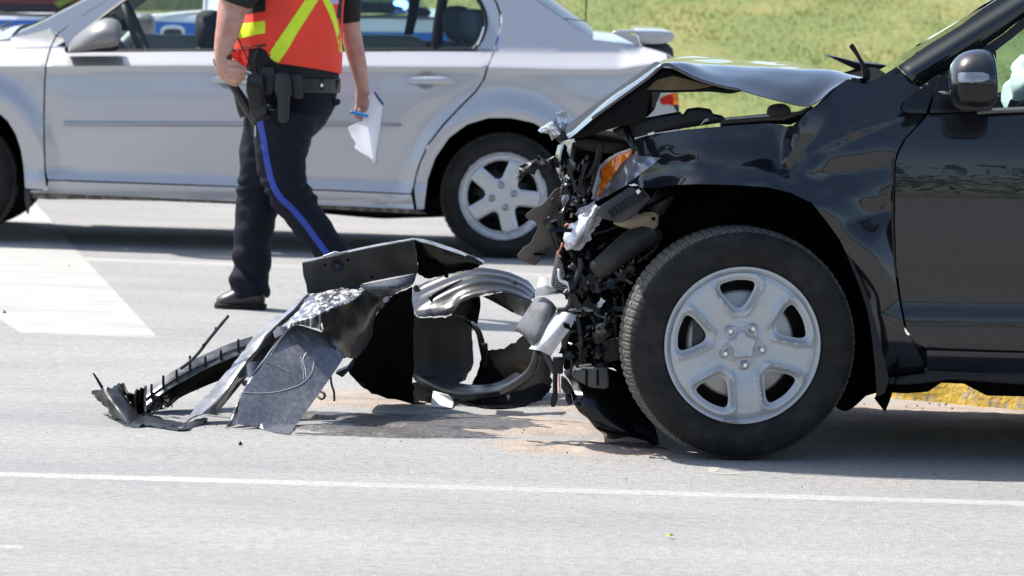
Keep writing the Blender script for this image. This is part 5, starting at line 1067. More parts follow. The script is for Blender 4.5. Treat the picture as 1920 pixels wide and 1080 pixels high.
# ---- bent metal beam lying on top
mb = thing('bent_metal_beam', G(690, 640), 'bent grey metal beam with round hole lying on top of the bumper cover', 'metal beam')
def mbY(x, y): return 14.02+.0007*(x-567)+.0002*(y-500)
fc = panel('beam_web', [(567, 494), (600, 487), (640, 478), (700, 465), (774, 451), (777, 470), (784, 500), (784, 512), (740, 519), (700, 527), (650, 539), (600, 549), (577, 553), (575, 535), (569, 516)], lambda x, y: mbY(x, y)+.004*noise.noise(Vector((x/40, y/30, 7))), beam, mb, step=9, thick=.004, holes=[chaikin([(624, 497), (630, 489), (638, 490), (643, 498), (640, 507), (632, 509), (626, 505)], 1)])
surf('beam_flange', [[(567, 493.5, 14.02), (640, 477.5, 14.07), (700, 464.5, 14.11), (775, 450.5, 14.165)], [(565, 491, 14.06), (640, 474, 14.11), (702, 460.5, 14.16), (774, 448, 14.21)]], beamtop, mb, nu=8, nv=3)
surf('beam_bend', [[(775, 451, 14.165), (815, 463, 14.2), (868, 481, 14.26), (905, 495, 14.3)], [(780, 480, 14.18), (815, 490, 14.22), (862, 494, 14.27), (900, 500, 14.3)], [(784, 512, 14.18), (806, 520, 14.22), (842, 512, 14.26), (885, 505, 14.28)]], pgloss, mb, nu=6, nv=6, crumple=.010, jag=.004)
surf('beam_flange', [[(775, 450.5, 14.165), (818, 463.5, 14.2), (870, 481, 14.26), (908, 496, 14.3)], [(772, 447.5, 14.23), (800, 451.5, 14.27), (852, 468, 14.32), (906, 490, 14.36)]], beamtop, mb, nu=6, nv=3)
V, Fc = lathe([(.011, -.004), (.0155, -.008), (.0185, -.006), (.0195, .0)], 28, P(633, 498, 14.055)); obj('hole_collar', V, Fc, pblack, fc, recalc=True)
V, Fc = lathe([(0, .0), (.010, .0), (.014, -.03)], 24, P(633, 498, 14.10)); obj('hole_sleeve', V, Fc, mat('blue_grey_steel', (.30, .32, .42), .25, .7), fc)
for x, y in ((609, 497), (652, 488), (697, 519)):
    V, Fc = lathe([(0, -.001), (.0042, -.001), (.005, .0)], 14, P(x, y, mbY(x, y)-.001)); obj('bolt_hole', V, Fc, dark, fc, recalc=True)
slab('beam_hinge', [(605, 480), (622, 474), (626, 472), (640, 474), (650, 471), (652, 474), (625, 481), (607, 485)], 14.03, .03, dull, mb, .002)
slab('beam_bracket', [(871, 482), (876, 477), (888, 481), (899, 489), (905, 492), (904, 498), (888, 493), (874, 489)], 14.26, .03, pgrey, mb, .003)
for x, y in ((877, 483), (886, 486), (895, 491)): slab('beam_bolt', [(x-2.5, y-5), (x+2, y-4), (x+1, y+4), (x-3, y+3)], 14.25, .01, pgloss, mb, .001)
slab('beam_pillar', [(786, 512), (800, 518), (830, 512), (832, 500), (806, 492), (790, 498)], 14.2, .12, dark, mb, .004)

# ---- inner wheel arch liner
al = thing('wheel_arch_liner', G(880, 760), 'curled black plastic wheel arch liner lying between bumper cover and front wheel', 'arch liner')
tops = [[(773, 547), (793, 533), (832, 516), (862, 507), (895, 502), (948, 509), (990, 527), (1004, 544)], [(772, 566), (790, 552), (832, 533), (866, 521), (902, 515), (946, 520), (984, 535), (1003, 551)], [(776, 583), (800, 570), (836, 552), (872, 536), (906, 530), (942, 533), (976, 543), (999, 558)], [(784, 592), (812, 592), (846, 588), (866, 566), (907, 552), (934, 547), (962, 551), (994, 563)]]
rows = []
for j, r in enumerate(tops):
    rr = []
    for i, (x, y) in enumerate(r): rr.append((x, y, 14.72-.085*j+.012*math.sin(j*2.2+i*.35)))
    rows.append(rr)
arch_top = surf('arch_top', rows, liner, al, nu=6, nv=9, thick=.004, ripple=(.0065, 3.5), jag=.006)
for ln, wd in (([(842, 548), (872, 534), (905, 526), (945, 526), (968, 533)], 4.5), ([(868, 552), (893, 541), (925, 537)], 5), ([(805, 560), (828, 546), (866, 528), (900, 520), (930, 522)], 4)):
    tube('stiffening_rib', [(x, y, 14.72-.085*(1.0+(y-516)/38)-.0) for x, y in ln], .008, liner, arch_top, n=6, flat=.5)
for x, y in ((837, 517), (820, 586), (890, 541)): 
    V, Fc = lathe([(0, -.002), (.006, -.002), (.008, .001)], 12, P(x, y, 14.53)); obj('fixing_hole', V, Fc, dark, arch_top, recalc=True)
slab('fixing_clip', [(774, 540), (777, 535), (784, 535), (786, 542), (790, 546), (781, 548), (775, 546)], 14.5, .03, pgrey, al, .003)
surf('arch_wall', [[(770, 588, 14.42), (796, 596, 14.5), (836, 596, 14.62), (868, 594, 14.72), (885, 604, 14.78)], [(769, 630, 14.40), (800, 640, 14.52), (840, 640, 14.66), (872, 636, 14.76), (887, 642, 14.8)], [(770, 680, 14.40), (800, 688, 14.52), (840, 690, 14.64), (872, 684, 14.74), (886, 684, 14.78)], [(782, 710, 14.38), (812, 716, 14.48), (846, 722, 14.58), (868, 716, 14.66), (876, 706, 14.72)]], mat('streaked_liner', (.008, .008, .0085), .6, col2=(.03, .03, .031), c2s=7, c2t=(.5, .75), stretch=(6, 3, .5), spec=.2), al, nu=6, nv=6, thick=.004, crumple=.006, cs=10, jag=.005)
tube('arch_rim', [(771, 588, 14.40), (769, 630, 14.38), (770, 682, 14.37), (778, 704, 14.36), (800, 722, 14.33), (832, 738, 14.30), (866, 744, 14.28), (900, 743, 14.28), (938, 738, 14.30), (966, 724, 14.33), (988, 706, 14.36), (1003, 688, 14.38), (1008, 662, 14.4)], [.007, .007, .008, .010, .014, .016, .015, .014, .014, .013, .012, .011, .010], liner, al, n=8, flat=.7)
surf('arch_floor', [[(784, 708, 14.38), (820, 728, 14.34), (862, 738, 14.32), (902, 738, 14.31), (945, 731, 14.33), (984, 706, 14.38)], [(812, 706, 14.5), (840, 716, 14.48), (872, 722, 14.46), (902, 724, 14.46), (936, 718, 14.46), (968, 700, 14.46)]], liner, al, nu=5, nv=4, thick=.004)
surf('rear_bowl', [[(905, 660, 14.75), (940, 654, 14.8), (975, 636, 14.85), (1003, 612, 14.85), (1024, 650, 14.75)], [(895, 700, 14.65), (935, 690, 14.72), (975, 676, 14.75), (1012, 664, 14.75), (1030, 690, 14.7)], [(880, 735, 14.55), (930, 735, 14.6), (975, 730, 14.62), (1012, 714, 14.62), (1031, 726, 14.6)], [(865, 757, 14.46), (920, 765, 14.46), (970, 763, 14.46), (1002, 752, 14.5), (1022, 738, 14.55)]], mat('mud_brown_inside', (.0045, .004, .0035), .8, spec=.05, col2=(.05, .028, .013), c2s=7, c2t=(.62, .78)), al, nu=5, nv=6, thick=.005, crumple=.010, cs=9, jag=.008)
surf('rear_flap', [[(846, 590, 14.85), (870, 562, 14.9), (900, 556, 14.9)], [(860, 598, 14.84), (880, 580, 14.88), (901, 575, 14.9)], [(872, 604, 14.84), (886, 602, 14.86), (895, 608, 14.86)]], dark, al)
surf('rear_arch', [[(905, 556, 14.95), (945, 548, 14.95), (982, 556, 14.9), (1000, 566, 14.8)], [(925, 566, 14.95), (955, 572, 14.95), (978, 586, 14.9), (992, 590, 14.82)], [(960, 584, 14.95), (966, 588, 14.95), (976, 592, 14.9), (984, 592, 14.85)]], liner, al, nu=5, nv=4)
tube('torn_strap', [(866, 596, 14.8), (884, 608, 14.76), (897, 622, 14.74), (904, 648, 14.72), (908, 668, 14.7), (908, 692, 14.68)], [.006, .007, .010, .012, .012, .008], pblack, al, n=6, flat=.4)
slab('strap_clip', [(904, 645), (914, 644), (915, 658), (906, 660)], 14.68, .03, pblack, al, .002)
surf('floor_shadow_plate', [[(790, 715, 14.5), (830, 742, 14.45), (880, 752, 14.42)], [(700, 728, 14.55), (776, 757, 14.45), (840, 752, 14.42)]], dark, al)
slab('white_tie', [(948, 729), (953, 728), (956, 744), (953, 752), (949, 742)], 14.34, .01, whitep, al, .001)
# ---- small loose pieces
fb = slab('foam_block', [(812, 734), (848, 742), (851, 752), (849, 765), (807, 763)], 14.28, .07, foam, None, .004); fb.parent = None
ORGF = G(828, 765); 
def recenter(o, c):
    for v in o.data.vertices: v.co -= c-o.location
    o.location = c; ORG[o.name] = Vector(c)
recenter(fb, G(828, 765)); tag(fb, 'small white foam block under the rim of the arch liner', 'foam block')
# ================================================================ OFFICER
YO = 17.74
pers = thing('person', G(470, 582), 'officer in red-orange safety vest and navy trousers walking away to the left', 'person')
M = 447.0                                            # pixels a metre at that distance
def ring(px, py, Y, hw, hd, rot=0.0, tilt=0.0):      # hw in pixels, hd in metres, rot turns it about Z
    a = Vector((math.cos(rot), math.sin(rot), tilt))*hw/M; b = Vector((-math.sin(rot)*1.0, math.cos(rot), 0))*hd
    return (P(px, py, Y), a, b)
def limb(pts, rads, Y, n=20, flat=1.0, sm=4):
    p = spline([P(x, y, yy if yy else Y) for x, y, yy in pts], sm); r = [v.x for v in spline([Vector((q/M, 0, 0)) for q in rads], sm)]
    return tube_geo(p, r, n, flat)
# --- body: head, torso, arms and hands as one surface
g = []
g.append(loft_geo([ring(548, 150, YO, 70, .12), ring(545, 100, YO, 78, .13), ring(550, 40, YO, 78, .13), ring(562, -20, YO, 82, .13), ring(566, -60, YO, 80, .12), ring(566, -84, YO, 56, .10), ring(564, -98, YO, 28, .07), ring(560, -112, YO, 25, .065), ring(556, -128, YO, 26, .07)]))
g.append(loft_geo([ring(553, -124, YO, 20, .06), ring(549, -138, YO, 33, .075), ring(546, -160, YO, 40, .085), ring(546, -185, YO, 42, .09), ring(549, -205, YO, 37, .085), ring(552, -218, YO, 20, .05)]))
g.append(limb([(512, -150, YO-.01), (503, -158, YO-.015), (508, -166, YO)], [5, 7, 5], YO, 8))                       # nose
g.append(limb([(560, -168, YO-.085), (562, -158, YO-.09), (560, -150, YO-.085)], [6, 7, 4], YO, 8))                  # ear
g.append(limb([(560, -168, YO+.085), (562, -158, YO+.09), (560, -150, YO+.085)], [6, 7, 4], YO, 8))
YLa = 17.55
g.append(limb([(510, -70, YO-.06), (470, -45, YLa+.04), (448, -15, YLa), (437, 12, YLa), (430, 45, YLa-.02), (421, 80, YLa-.04), (416, 106, YLa-.05), (417, 120, YLa-.05)], [34, 36, 33, 28, 24, 19, 14.5, 14], YLa))
# left hand: loose fist, palm turned to the hip
yl = YLa-.05
g.append(limb([(416, 112, yl), (420, 126, yl), (428, 140, yl), (436, 146, yl)], [14, 17, 16, 11], yl, 14, .72))
for pts, r in (([(428, 128, yl-.02), (444, 130, yl-.035), (456, 133, yl-.02), (460, 138, yl+.005)], 4.5), ([(430, 138, yl-.02), (446, 140.5, yl-.036), (456, 142.5, yl-.02), (457, 147, yl+.005)], 4.5), ([(428, 147, yl-.015), (442, 150, yl-.03), (450, 151, yl-.015), (450, 154, yl+.01)], 4.4), ([(424, 152, yl-.01), (436, 157, yl-.022), (443, 158, yl-.01), (442, 160, yl+.01)], 4.0)):
    g.append(limb(pts, [r, r, r*.92, r*.8], yl, 10))
g.append(limb([(424, 118, yl-.01), (438, 118, yl-.02), (450, 125, yl-.015), (461, 131, yl-.005)], [6.5, 6, 5, 4], yl, 10))   # thumb
YRa = 17.92
g.append(limb([(620, -70, YO+.08), (640, -40, YRa), (648, 0, YRa), (655, 40, YRa), (662, 80, YRa), (671, 120, YRa), (678, 155, YRa), (680, 172, YRa)], [32, 30, 25, 20, 18.5, 16.5, 13.5, 12.5], YRa))
g.append(limb([(680, 168, YRa), (681, 182, YRa), (681, 198, YRa), (681, 208, YRa)], [12.5, 15, 14.5, 11], YRa, 14, .62))
for x0, x1, x2, y2, dy, r in ((670, 667, 671, 222, -.012, 4.6), (677, 675, 678, 231, -.018, 4.9), (684, 682, 682, 229, -.014, 4.7), (690, 688, 686, 222, -.004, 4.2)):
    g.append(limb([(x0, 200, YRa-.005), (x1, 212, YRa+dy), (x2, y2, YRa+dy+.01)], [r, r*.95, r*.75], YRa, 10))
g.append(limb([(684, 178, YRa-.012), (687, 188, YRa-.018), (687, 199, YRa-.022), (684, 209, YRa-.022)], [6.5, 6, 5.2, 4], YRa, 10))
body = remesh('body', join(g), skin, pers, .0034, 3)
# --- hair
V, Fc = loft_geo([ring(570, -140, YO, 22, .07), ring(562, -158, YO, 33, .088), ring(557, -180, YO, 37, .095), ring(553, -202, YO, 40, .095), ring(553, -218, YO, 26, .07), ring(553, -224, YO, 8, .02)])
obj('hair', V, Fc, hairm, pers, recalc=True, sub=1)
# --- trousers
g = [loft_geo([ring(551, 146, YO, 80, .145), ring(550, 170, YO, 82, .155), ring(547, 200, YO, 80, .16), ring(541, 232, YO, 72, .16), ring(530, 256, YO, 58, .14), ring(525, 268, YO, 40, .1)])]
Yn, Yf = YO-.09, YO+.06
g.append(limb([(538, 205, Yn), (531, 250, Yn), (527, 300, Yn), (536, 345, Yn-.01), (552, 378, Yn), (584, 422, Yn), (616, 464, Yn), (642, 500, Yn), (650, 512, Yn)], [64, 57, 47, 41, 39, 34, 31, 29, 29], Yn, 24))
g.append(limb([(520, 205, Yf), (506, 250, Yf), (496, 300, Yf), (487, 350, Yf), (481, 400, Yf), (475, 450, Yf), (470, 500, Yf), (467, 540, Yf), (467, 557, Yf)], [60, 52, 46, 41, 38.5, 36, 35.5, 36, 36.5], Yf, 24))
def wrinkle(p, nrm):
    w1 = noise.noise(Vector((p.x*9+p.z*5, p.y*9, p.z*13)))*.013
    k = Vector((p.x*22+p.z*14, p.y*14, p.z*30-p.x*12)); w2 = noise.noise(k)*.008
    lowk = smoothstep(.55, .1, p.z); w3 = math.sin((p.z+.25*p.x)*62+3*noise.noise(p*6))*.0045*lowk*max(0, noise.noise(p*4)+.5)
    kn = math.exp(-((p.z-.50)/.06)**2)*math.sin((p.z-.4*p.x)*120+4*noise.noise(p*8))*.003
    return w1*.9+w2*.45+w3*1.5+kn*1.6
trous = remesh('trousers', join(g), navy, pers, .009, 4, wrinkle)
tb = bvh(trous)
def wide(line, w): 
    pl = [Vector((x, y, 0)) for x, y in line]; f = spline(pl, 6); A = []; B = []
    for i, p in enumerate(f):
        t = (f[min(i+1, len(f)-1)]-f[max(i-1, 0)]).normalized(); q = Vector((-t.y, t.x, 0))*w/2; A.append(((p+q).x, (p+q).y)); B.append(((p-q).x, (p-q).y))
    return A+B[::-1]
applique('side_stripe', tb, wide([(487, 228), (494, 262), (500, 300), (507, 332), (516, 356), (528, 373), (548, 392), (572, 420), (594, 450), (612, 474), (640, 505)], 11.5), royal, trous, .003, 4)
# --- boots
def bootgeo(px, py, Y, s, dirx=-1, pitch=0.0):
    rr = []
    for dx, w_, h0, h1 in ((46, .030, 0.012, .11), (38, .042, 0, .135), (18, .044, 0, .14), (0, .046, 0, .125), (-18, .050, 0, .092), (-34, .052, 0, .072), (-48, .047, .002, .062), (-58, .034, .006, .048), (-62, .016, .012, .036)):
        x = dx/M*s; c0 = Vector((x, 0, (h0+h1)/2)); a = Vector((0, w_, 0)); b = Vector((0, 0, (h1-h0)/2))
        rr.append((c0, a, b))
    m_ = Matrix.Rotation(pitch, 3, 'Y'); base = G(px, py) if Y is None else Y
    V, Fc = loft_geo(rr, 20); V2, F2 = [], Fc
    for v in V:
        q = v.copy(); q.z = max(q.z, .0); V2.append(base+m_ @ q)
    return V2, F2, base, m_
V, Fc, base, m_ = bootgeo(458, 579, None, .86); bo = obj('boot', V, Fc, boot, pers, recalc=True, sub=1)
def solegeo(base, m_, s):
    V = []; Fc = []; out = [(48, .036), (40, .046), (18, .047), (4, .044), (-12, .050), (-34, .056), (-50, .051), (-60, .036), (-65, .012)]
    pts = [(x/M*s, w) for x, w in out]+[(x/M*s, -w) for x, w in out[::-1]]; n = len(pts)
    for z in (0, .022): V += [base+m_ @ Vector((x, y, z if x < .06*s or z else z)) for x, y in pts]
    Fc = [tuple(range(n)), tuple(range(n, 2*n))]+[(i, (i+1) % n, (i+1) % n+n, i+n) for i in range(n)]
    return V, Fc
V, Fc = solegeo(base, m_, .86); obj('boot_sole', V, Fc, rubber, bo, smooth=False, bevel=.004, recalc=True)
b2 = G(648, 586); b2 = Vector((b2.x+.02, Yn, .012))
V, Fc, base, m_ = bootgeo(0, 0, b2, .86, pitch=math.radians(-24)) if False else bootgeo(0, 0, b2, .86)
piv = b2+Vector((-.09, 0, 0)); rm = Matrix.Rotation(math.radians(-38), 3, 'Y'); V = [piv+rm @ (v-piv) for v in V]; bo2 = obj('boot', V, Fc, boot, pers, recalc=True, sub=1)
V, Fc = solegeo(b2, Matrix.Identity(3), .86); V = [piv+rm @ (v-piv) for v in V]; obj('boot_sole', V, Fc, rubber, bo2, smooth=False, bevel=.004, recalc=True)
# --- shirt and vest
g = [loft_geo([ring(552, 160, YO, 82, .158), ring(549, 140, YO, 86, .160), ring(543, 112, YO, 94, .165), ring(543, 60, YO, 94, .165), ring(556, 0, YO, 86, .155), ring(566, -40, YO, 84, .15), ring(568, -70, YO, 84, .14), ring(566, -88, YO, 56, .11), ring(562, -102, YO, 31, .08)])]
g.append(limb([(500, -72, YO-.05), (468, -45, YLa+.04), (448, -15, YLa), (440, 5, YLa)], [40, 41, 38, 33], YLa))
g.append(limb([(620, -74, YO+.08), (642, -40, YRa), (650, 5, YRa), (654, 36, YRa), (655, 44, YRa)], [38, 35, 28, 22.5, 21.5], YRa))
shirt_o = remesh('shirt', join(g), shirt, pers, .007, 3, lambda p, n_: noise.noise(p*14)*.003)
def vest_ring(px, py, hw, hd, tl=0): return ring(px, py, YO, hw, hd, 0, tl)
HEM = [(428, 97), (470, 92), (495, 89), (504, 108), (516, 118), (560, 124), (600, 130), (646, 139)]
rg = [vest_ring(541, 112, 103, .175, -.05), vest_ring(540, 85, 102.5, .176), vest_ring(542, 50, 99, .174), vest_ring(551, 10, 91, .166), vest_ring(560, -30, 86, .158), vest_ring(567, -60, 82, .148), vest_ring(566, -82, 60, .12)]
V, Fc = loft_geo(rg, 72)
for k in range(72):                                   # hem height by its place round the body
    q = 2*math.pi*k/72; x = 541+103*math.cos(q); y = lerp_table(HEM, x) if math.sin(q) < .2 else 112
    V[k] = P(x, y, V[k].y)
    V[72+k].z = max(V[72+k].z, V[k].z+.045)
V2 = []
for v in V:                                           # soft folds and a hem that sags unevenly
    q = v-Vector((P(545, 50, YO).x, YO, 0)); a_ = math.atan2(q.y, q.x)
    k = noise.noise(Vector((math.cos(a_)*2.2, math.sin(a_)*2.2, v.z*1.6)))*.014+noise.noise(Vector((math.cos(a_)*6, math.sin(a_)*6, v.z*3+4)))*.006
    d_ = Vector((q.x, q.y, 0)).normalized(); V2.append(v+d_*k)
R_, n_ = len(rg), 72; rows_ = [[V2[i*n_+k] for k in range(n_)] for i in range(R_)]
cols = [spline([rows_[i][k] for i in range(R_)], 5) for k in range(n_)]; V3 = [p for c_ in cols for p in c_]; mm = len(cols[0])
Fc = [(k*mm+i, ((k+1) % n_)*mm+i, ((k+1) % n_)*mm+i+1, k*mm+i+1) for k in range(n_) for i in range(mm-1)]
vest = obj('safety_vest', V3, Fc, vestm, pers, solid=.004, recalc=True)
vb = bvh(vest)
ap = lambda nm, poly, mt, off=.004, step=5: applique(nm, vb, poly, mt, vest, off, step)
ap('vest_stripe', [(572, 0), (597, 0), (588, 14), (560, 58), (540, 92), (522, 118), (512, 113), (503, 103), (520, 77), (545, 40), (560, 18), (600, -60), (625, -60)][:11], lime)
ap('vest_stripe', [(604, -2), (619, -2), (626, 16), (633, 42), (639, 72), (642, 100), (637, 96), (632, 70), (626, 46), (617, 24)], lime)
ap('vest_stripe', [(436, 73), (438, 50), (456, 44), (478, 41), (497, 39), (497, 62), (475, 66), (455, 71)], lime)
ap('vest_stripe', [(560, -78), (575, -78), (600, -4), (580, 2)], lime); ap('vest_stripe', [(640, -70), (620, -78), (590, -8), (606, -2)], lime)
ap('vest_badge', [(620, -3), (633, -5), (635, 6), (626, 8), (618, 3)], mat('lilac_print', (.45, .40, .62), .7), .005, 3)
ap('vest_binding', [(432, 95), (460, 90), (497, 82), (498, 86), (462, 95), (433, 99)], pgrey, .005, 4)
ap('side_gap', [(464, -10), (497, -10), (497, 21), (480, 23), (462, 27)], shirt, .004, 5)
sb_ = bvh(shirt_o); applique('vest_front_corner', sb_, [(431, 98), (466, 94), (465, 112), (461, 126), (452, 134), (436, 130)], vestm, vest, .006, 5)
# --- duty belt and what is fixed to it
dbm = bvh(trous, shirt_o, vest)
V, Fc = loft_geo([ring(551, 171, YO, 86, .166), ring(551, 145, YO, 87.5, .168)], 48); Fc = Fc[:-2]; belt = obj('duty_belt', V, Fc, leather, pers, solid=.004)
def gear(nm, poly, th, mt, lift, parent=belt, bevel=.005):
    pts = [dbm.ray_cast(CAM, ray(x, y).normalized())[0] for x, y in poly]; ys = [p.y for p in pts if p]
    Y = (min(ys) if ys else YO-.1)-lift
    return slab(nm, poly, Y, th, mt, parent, bevel)
gear('belt_pouch', [(491, 127), (510, 125), (515, 131), (516, 162), (510, 178), (500, 180), (493, 165)], .05, leather, .030)
p1_ = gear('flashlight_pouch', [(516, 140), (524, 136), (540, 138), (544, 150), (546, 176), (543, 184), (541, 226), (535, 231), (525, 230), (521, 224), (520, 184), (515, 172)], .05, leather, .036)
gear('belt_pouch', [(543, 139), (566, 140), (568, 183), (563, 187), (548, 185), (545, 172)], .05, leather, .028)
for x, y in ((531, 173), (501, 157), (563, 178)): gear('snap_button', chaikin([(x-2.5, y-2.5), (x+2.5, y-2.5), (x+2.5, y+2.5), (x-2.5, y+2.5)], 2), .004, pgrey, .043, belt, 0)
gear('belt_keeper', [(600, 147), (607, 148), (607, 169), (600, 168)], .02, pgloss, .012); gear('keeper_stud', chaikin([(601, 157), (606, 157), (606, 163), (601, 163)], 2), .004, chrome, .017, belt, 0)
gear('key_holder', [(628, 150), (637, 150), (634, 160), (630, 170)], .03, pblack, .01)
tube('key_cord', [(628, 168, YO-.05), (626, 180, YO-.05), (630, 190, YO-.05)], .005, pblack, belt, n=6)
gear('key_bundle', chaikin([(624, 188), (634, 184), (639, 190), (636, 197), (626, 200)], 1), .03, pblack, .0)
rad = gear('radio', [(462, 146), (470, 138), (484, 134), (492, 140), (495, 165), (498, 190), (502, 212), (494, 222), (480, 227), (472, 220), (466, 190), (461, 170)], .05, pgloss, .05, bevel=.008)
gear('radio_knob', chaikin([(466, 128), (471, 127), (473, 136), (468, 138)], 1), .02, pgrey, .052, rad, .002); gear('radio_screen', [(468, 168), (484, 163), (486, 170), (470, 175)], .008, dull, .056, rad, .001)
gear('radio_case', [(474, 205), (497, 196), (500, 212), (480, 222)], .02, leather, .062, rad, .006)
yq = dbm.ray_cast(CAM, ray(480, 150).normalized())[0].y-.06
tube('radio_antenna', [(443, 62, yq-.02), (452, 84, yq-.02), (464, 110, yq), (473, 132, yq)], .0028, pblack, rad, n=6)
tube('radio_cord', [(486, 90, yq), (480, 104, yq-.01), (479, 120, yq-.01), (482, 138, yq)], .004, pblack, rad, n=6)
tube('radio_cord', [(436, 112, yq-.02), (450, 122, yq-.02), (460, 132, yq), (472, 138, yq)], .0028, whitep, rad, n=6)
tube('baton', [(430, 153, yq+.01), (445, 172, yq), (465, 204, yq), (484, 230, yq+.01)], [.016, .019, .022, .024], leather, belt, n=12)
gear('holster', [(434, 158), (448, 166), (462, 200), (467, 214), (450, 222), (444, 205)], .04, leather, .01)
tube('tag_chain', [(463, 214, yq), (463, 232, yq)], .003, pblack, belt, n=5); tube('handcuff_key', [(479, 230, yq), (479, 256, yq+.01)], .003, chrome, belt, n=5)
# --- watch
c0 = P(416, 112, YLa-.05); V, Fc = loft_geo([(c0+Vector((.004, 0, -.012)), Vector((.035, 0, .012)), Vector((0, .026, 0))), (c0+Vector((.006, 0, .012)), Vector((.036, 0, .012)), Vector((0, .027, 0)))], 24)
wa = obj('wrist_watch', V, Fc[:-2], leather, pers, solid=.003); slab('watch_face', [(399, 110), (404, 107), (405, 118), (400, 120)], YLa-.06, .02, dull, wa, .003)
# --- notebook and pen in the right hand
Yk = YRa-.055
nb_ = surf('notebook', [[(690, 180, Yk+.03), (700, 172, Yk+.03), (709, 184, Yk+.015), (719, 197, Yk)], [(682, 212, Yk+.03), (694, 214, Yk+.025), (703, 220, Yk+.01), (714, 230, Yk-.005)], [(676, 246, Yk+.02), (688, 252, Yk+.02), (700, 258, Yk+.005), (710, 266, Yk-.01)], [(668, 268, Yk+.02), (682, 284, Yk+.015), (694, 298, Yk), (704, 310, Yk-.01)]], paper, None, nu=5, nv=5, thick=0)
recenter(nb_, P(694, 240, Yk)); tag(nb_, 'white spiral notebook with a loose page held in his lowered right hand', 'notebook')
surf('loose_page', [[(652, 238, Yk-.012), (672, 229, Yk-.018), (686, 226, Yk-.012)], [(658, 254, Yk-.014), (676, 250, Yk-.02), (692, 250, Yk-.014)], [(670, 272, Yk-.01), (682, 284, Yk-.016), (700, 300, Yk-.012)]], paper, nb_, nu=5, nv=5, thick=0)
surf('under_page', [[(668, 266, Yk+.03), (676, 268, Yk+.03)], [(664, 277, Yk+.03), (690, 294, Yk+.03)]], paper, nb_, thick=0)
for i in range(26):
    t = i/25; x, y = 719.5-15*t, 199+110*t; slab('spiral_ring', [(x-2, y-.7), (x+1.8, y-.7), (x+1.8, y+.7), (x-2, y+.7)], Yk-.018, .012, dull, nb_, 0)
slab('notebook_edge', [(700, 173), (704, 172), (712, 184), (720, 194), (718, 198), (709, 188)], Yk-.006, .02, mat('navy_edge', (.03, .05, .25), .4), nb_, .001)
slab('page_tab', [(700, 170), (708, 170), (707, 174), (705, 179), (702, 178)], Yk+.03, .01, paper, nb_, .001)
pen = tube('pen', [(657, 210, Yk-.01), (666, 212, Yk-.01), (678, 215, Yk-.005), (690, 218, Yk)], .0075, bluepen, None, n=10); recenter(pen, P(668, 213, Yk)); tag(pen, 'blue pen sticking out of the same hand that holds the notebook', 'pen')
# ================================================================ VEHICLES BEYOND THE SEDAN
YP = 26.3; YPC = YP+.95; KP = 8000/YP
pol = thing('police_car', (P(520, 300, YP).x, YPC, 0), 'white police car with blue side stripe parked beyond the silver sedan', 'police car')
def pf(x, y): return YP+lerp_table([(-150, .35), (-20, .20), (22, .06), (32, .01), (60, .0), (130, .0), (230, .04), (280, .10)], y)
panel('body_side', [(-260, 60), (-250, 30), (-120, 24), (225, 24), (640, 34), (850, 38), (1000, 52), (1075, 70), (1085, 150), (1080, 250), (980, 262), (960, 200), (905, 170), (850, 200), (835, 262), (30, 240), (15, 190), (-40, 160), (-95, 190), (-110, 240), (-260, 240)], pf, whitep, pol, step=14)
for pts in ([(224, -95), (370, -95), (383, -85), (383, 14), (370, 21), (224, 20)], [(440, -95), (600, -95), (690, -60), (760, 22), (440, 22)], [(-210, 18), (-180, -80), (205, -93), (205, 20)]):
    w_ = panel('window', pts, lambda x, y: pf(x, y)-.004, glassd, pol, step=30, thick=.0)
    strip('window_frame', pts+[pts[0]], 4, whitep if pts[0][0] == 224 else pblack, w_, pf, -.012)
panel('roof_side', [(-200, -80), (-170, -110), (200, -118), (600, -112), (700, -72), (800, 30), (762, 24), (690, -62), (600, -97), (-180, -90)], lambda x, y: pf(x, y)+.01, whitep, pol, step=20)
for x0, x1 in ((204, 226), (382, 442)): panel('door_pillar', [(x0, -100), (x1, -100), (x1, 24), (x0, 24)], lambda x, y: pf(x, y)+.004, whitep, pol, step=20)
panel('blue_stripe', [(-255, 37), (225, 38), (400, 44), (640, 60), (850, 62), (1070, 76), (1072, 92), (850, 82), (640, 78), (400, 66), (225, 62), (-255, 58)], lambda x, y: pf(x, y)-.006, bluep, pol, step=14, thick=.002)
hd_ = panel('door_handle', chaikin([(300, 66), (302, 52), (312, 47), (335, 47), (346, 52), (348, 66)], 1), lambda x, y: pf(x, y)-.016, whitep, pol, step=6); panel('handle_recess', chaikin([(305, 66), (307, 57), (316, 54), (333, 54), (341, 58), (342, 66)], 1), lambda x, y: pf(x, y)-.022, pgrey, hd_, step=6, thick=.002)
slab('side_mirror', chaikin([(762, 26), (766, 16), (786, 12), (806, 17), (808, 30), (790, 32)], 1), YP-.12, .14, pblack, pol, .01)
across_ = []
def acrossp(name, near, mt, crown, thick=.004, n=10):
    e = [P(*p) for p in near]; V = []
    for p in e:
        for j in range(n+1): s = j/n; V.append(Vector((p.x, p.y+(2*YPC-2*p.y)*s, p.z+crown*(1-(2*s-1)**2))))
    m_ = n+1; return obj(name, V, [(i*m_+j, i*m_+j+1, (i+1)*m_+j+1, (i+1)*m_+j) for i in range(len(e)-1) for j in range(n)], mt, pol, solid=thick, face=(0, 0, 1))
acrossp('roof', [(-170, -110, YP+.3), (200, -118, YP+.3), (600, -112, YP+.3), (700, -72, YP+.28)], whitep, .04)
acrossp('windscreen', [(700, -72, YP+.28), (800, 30, YP+.14)], glassd, .03, 0)
acrossp('bonnet', [(800, 30, YP+.14), (850, 36, YP+.1), (1000, 50, YP+.1), (1078, 70, YP+.1)], whitep, .04)
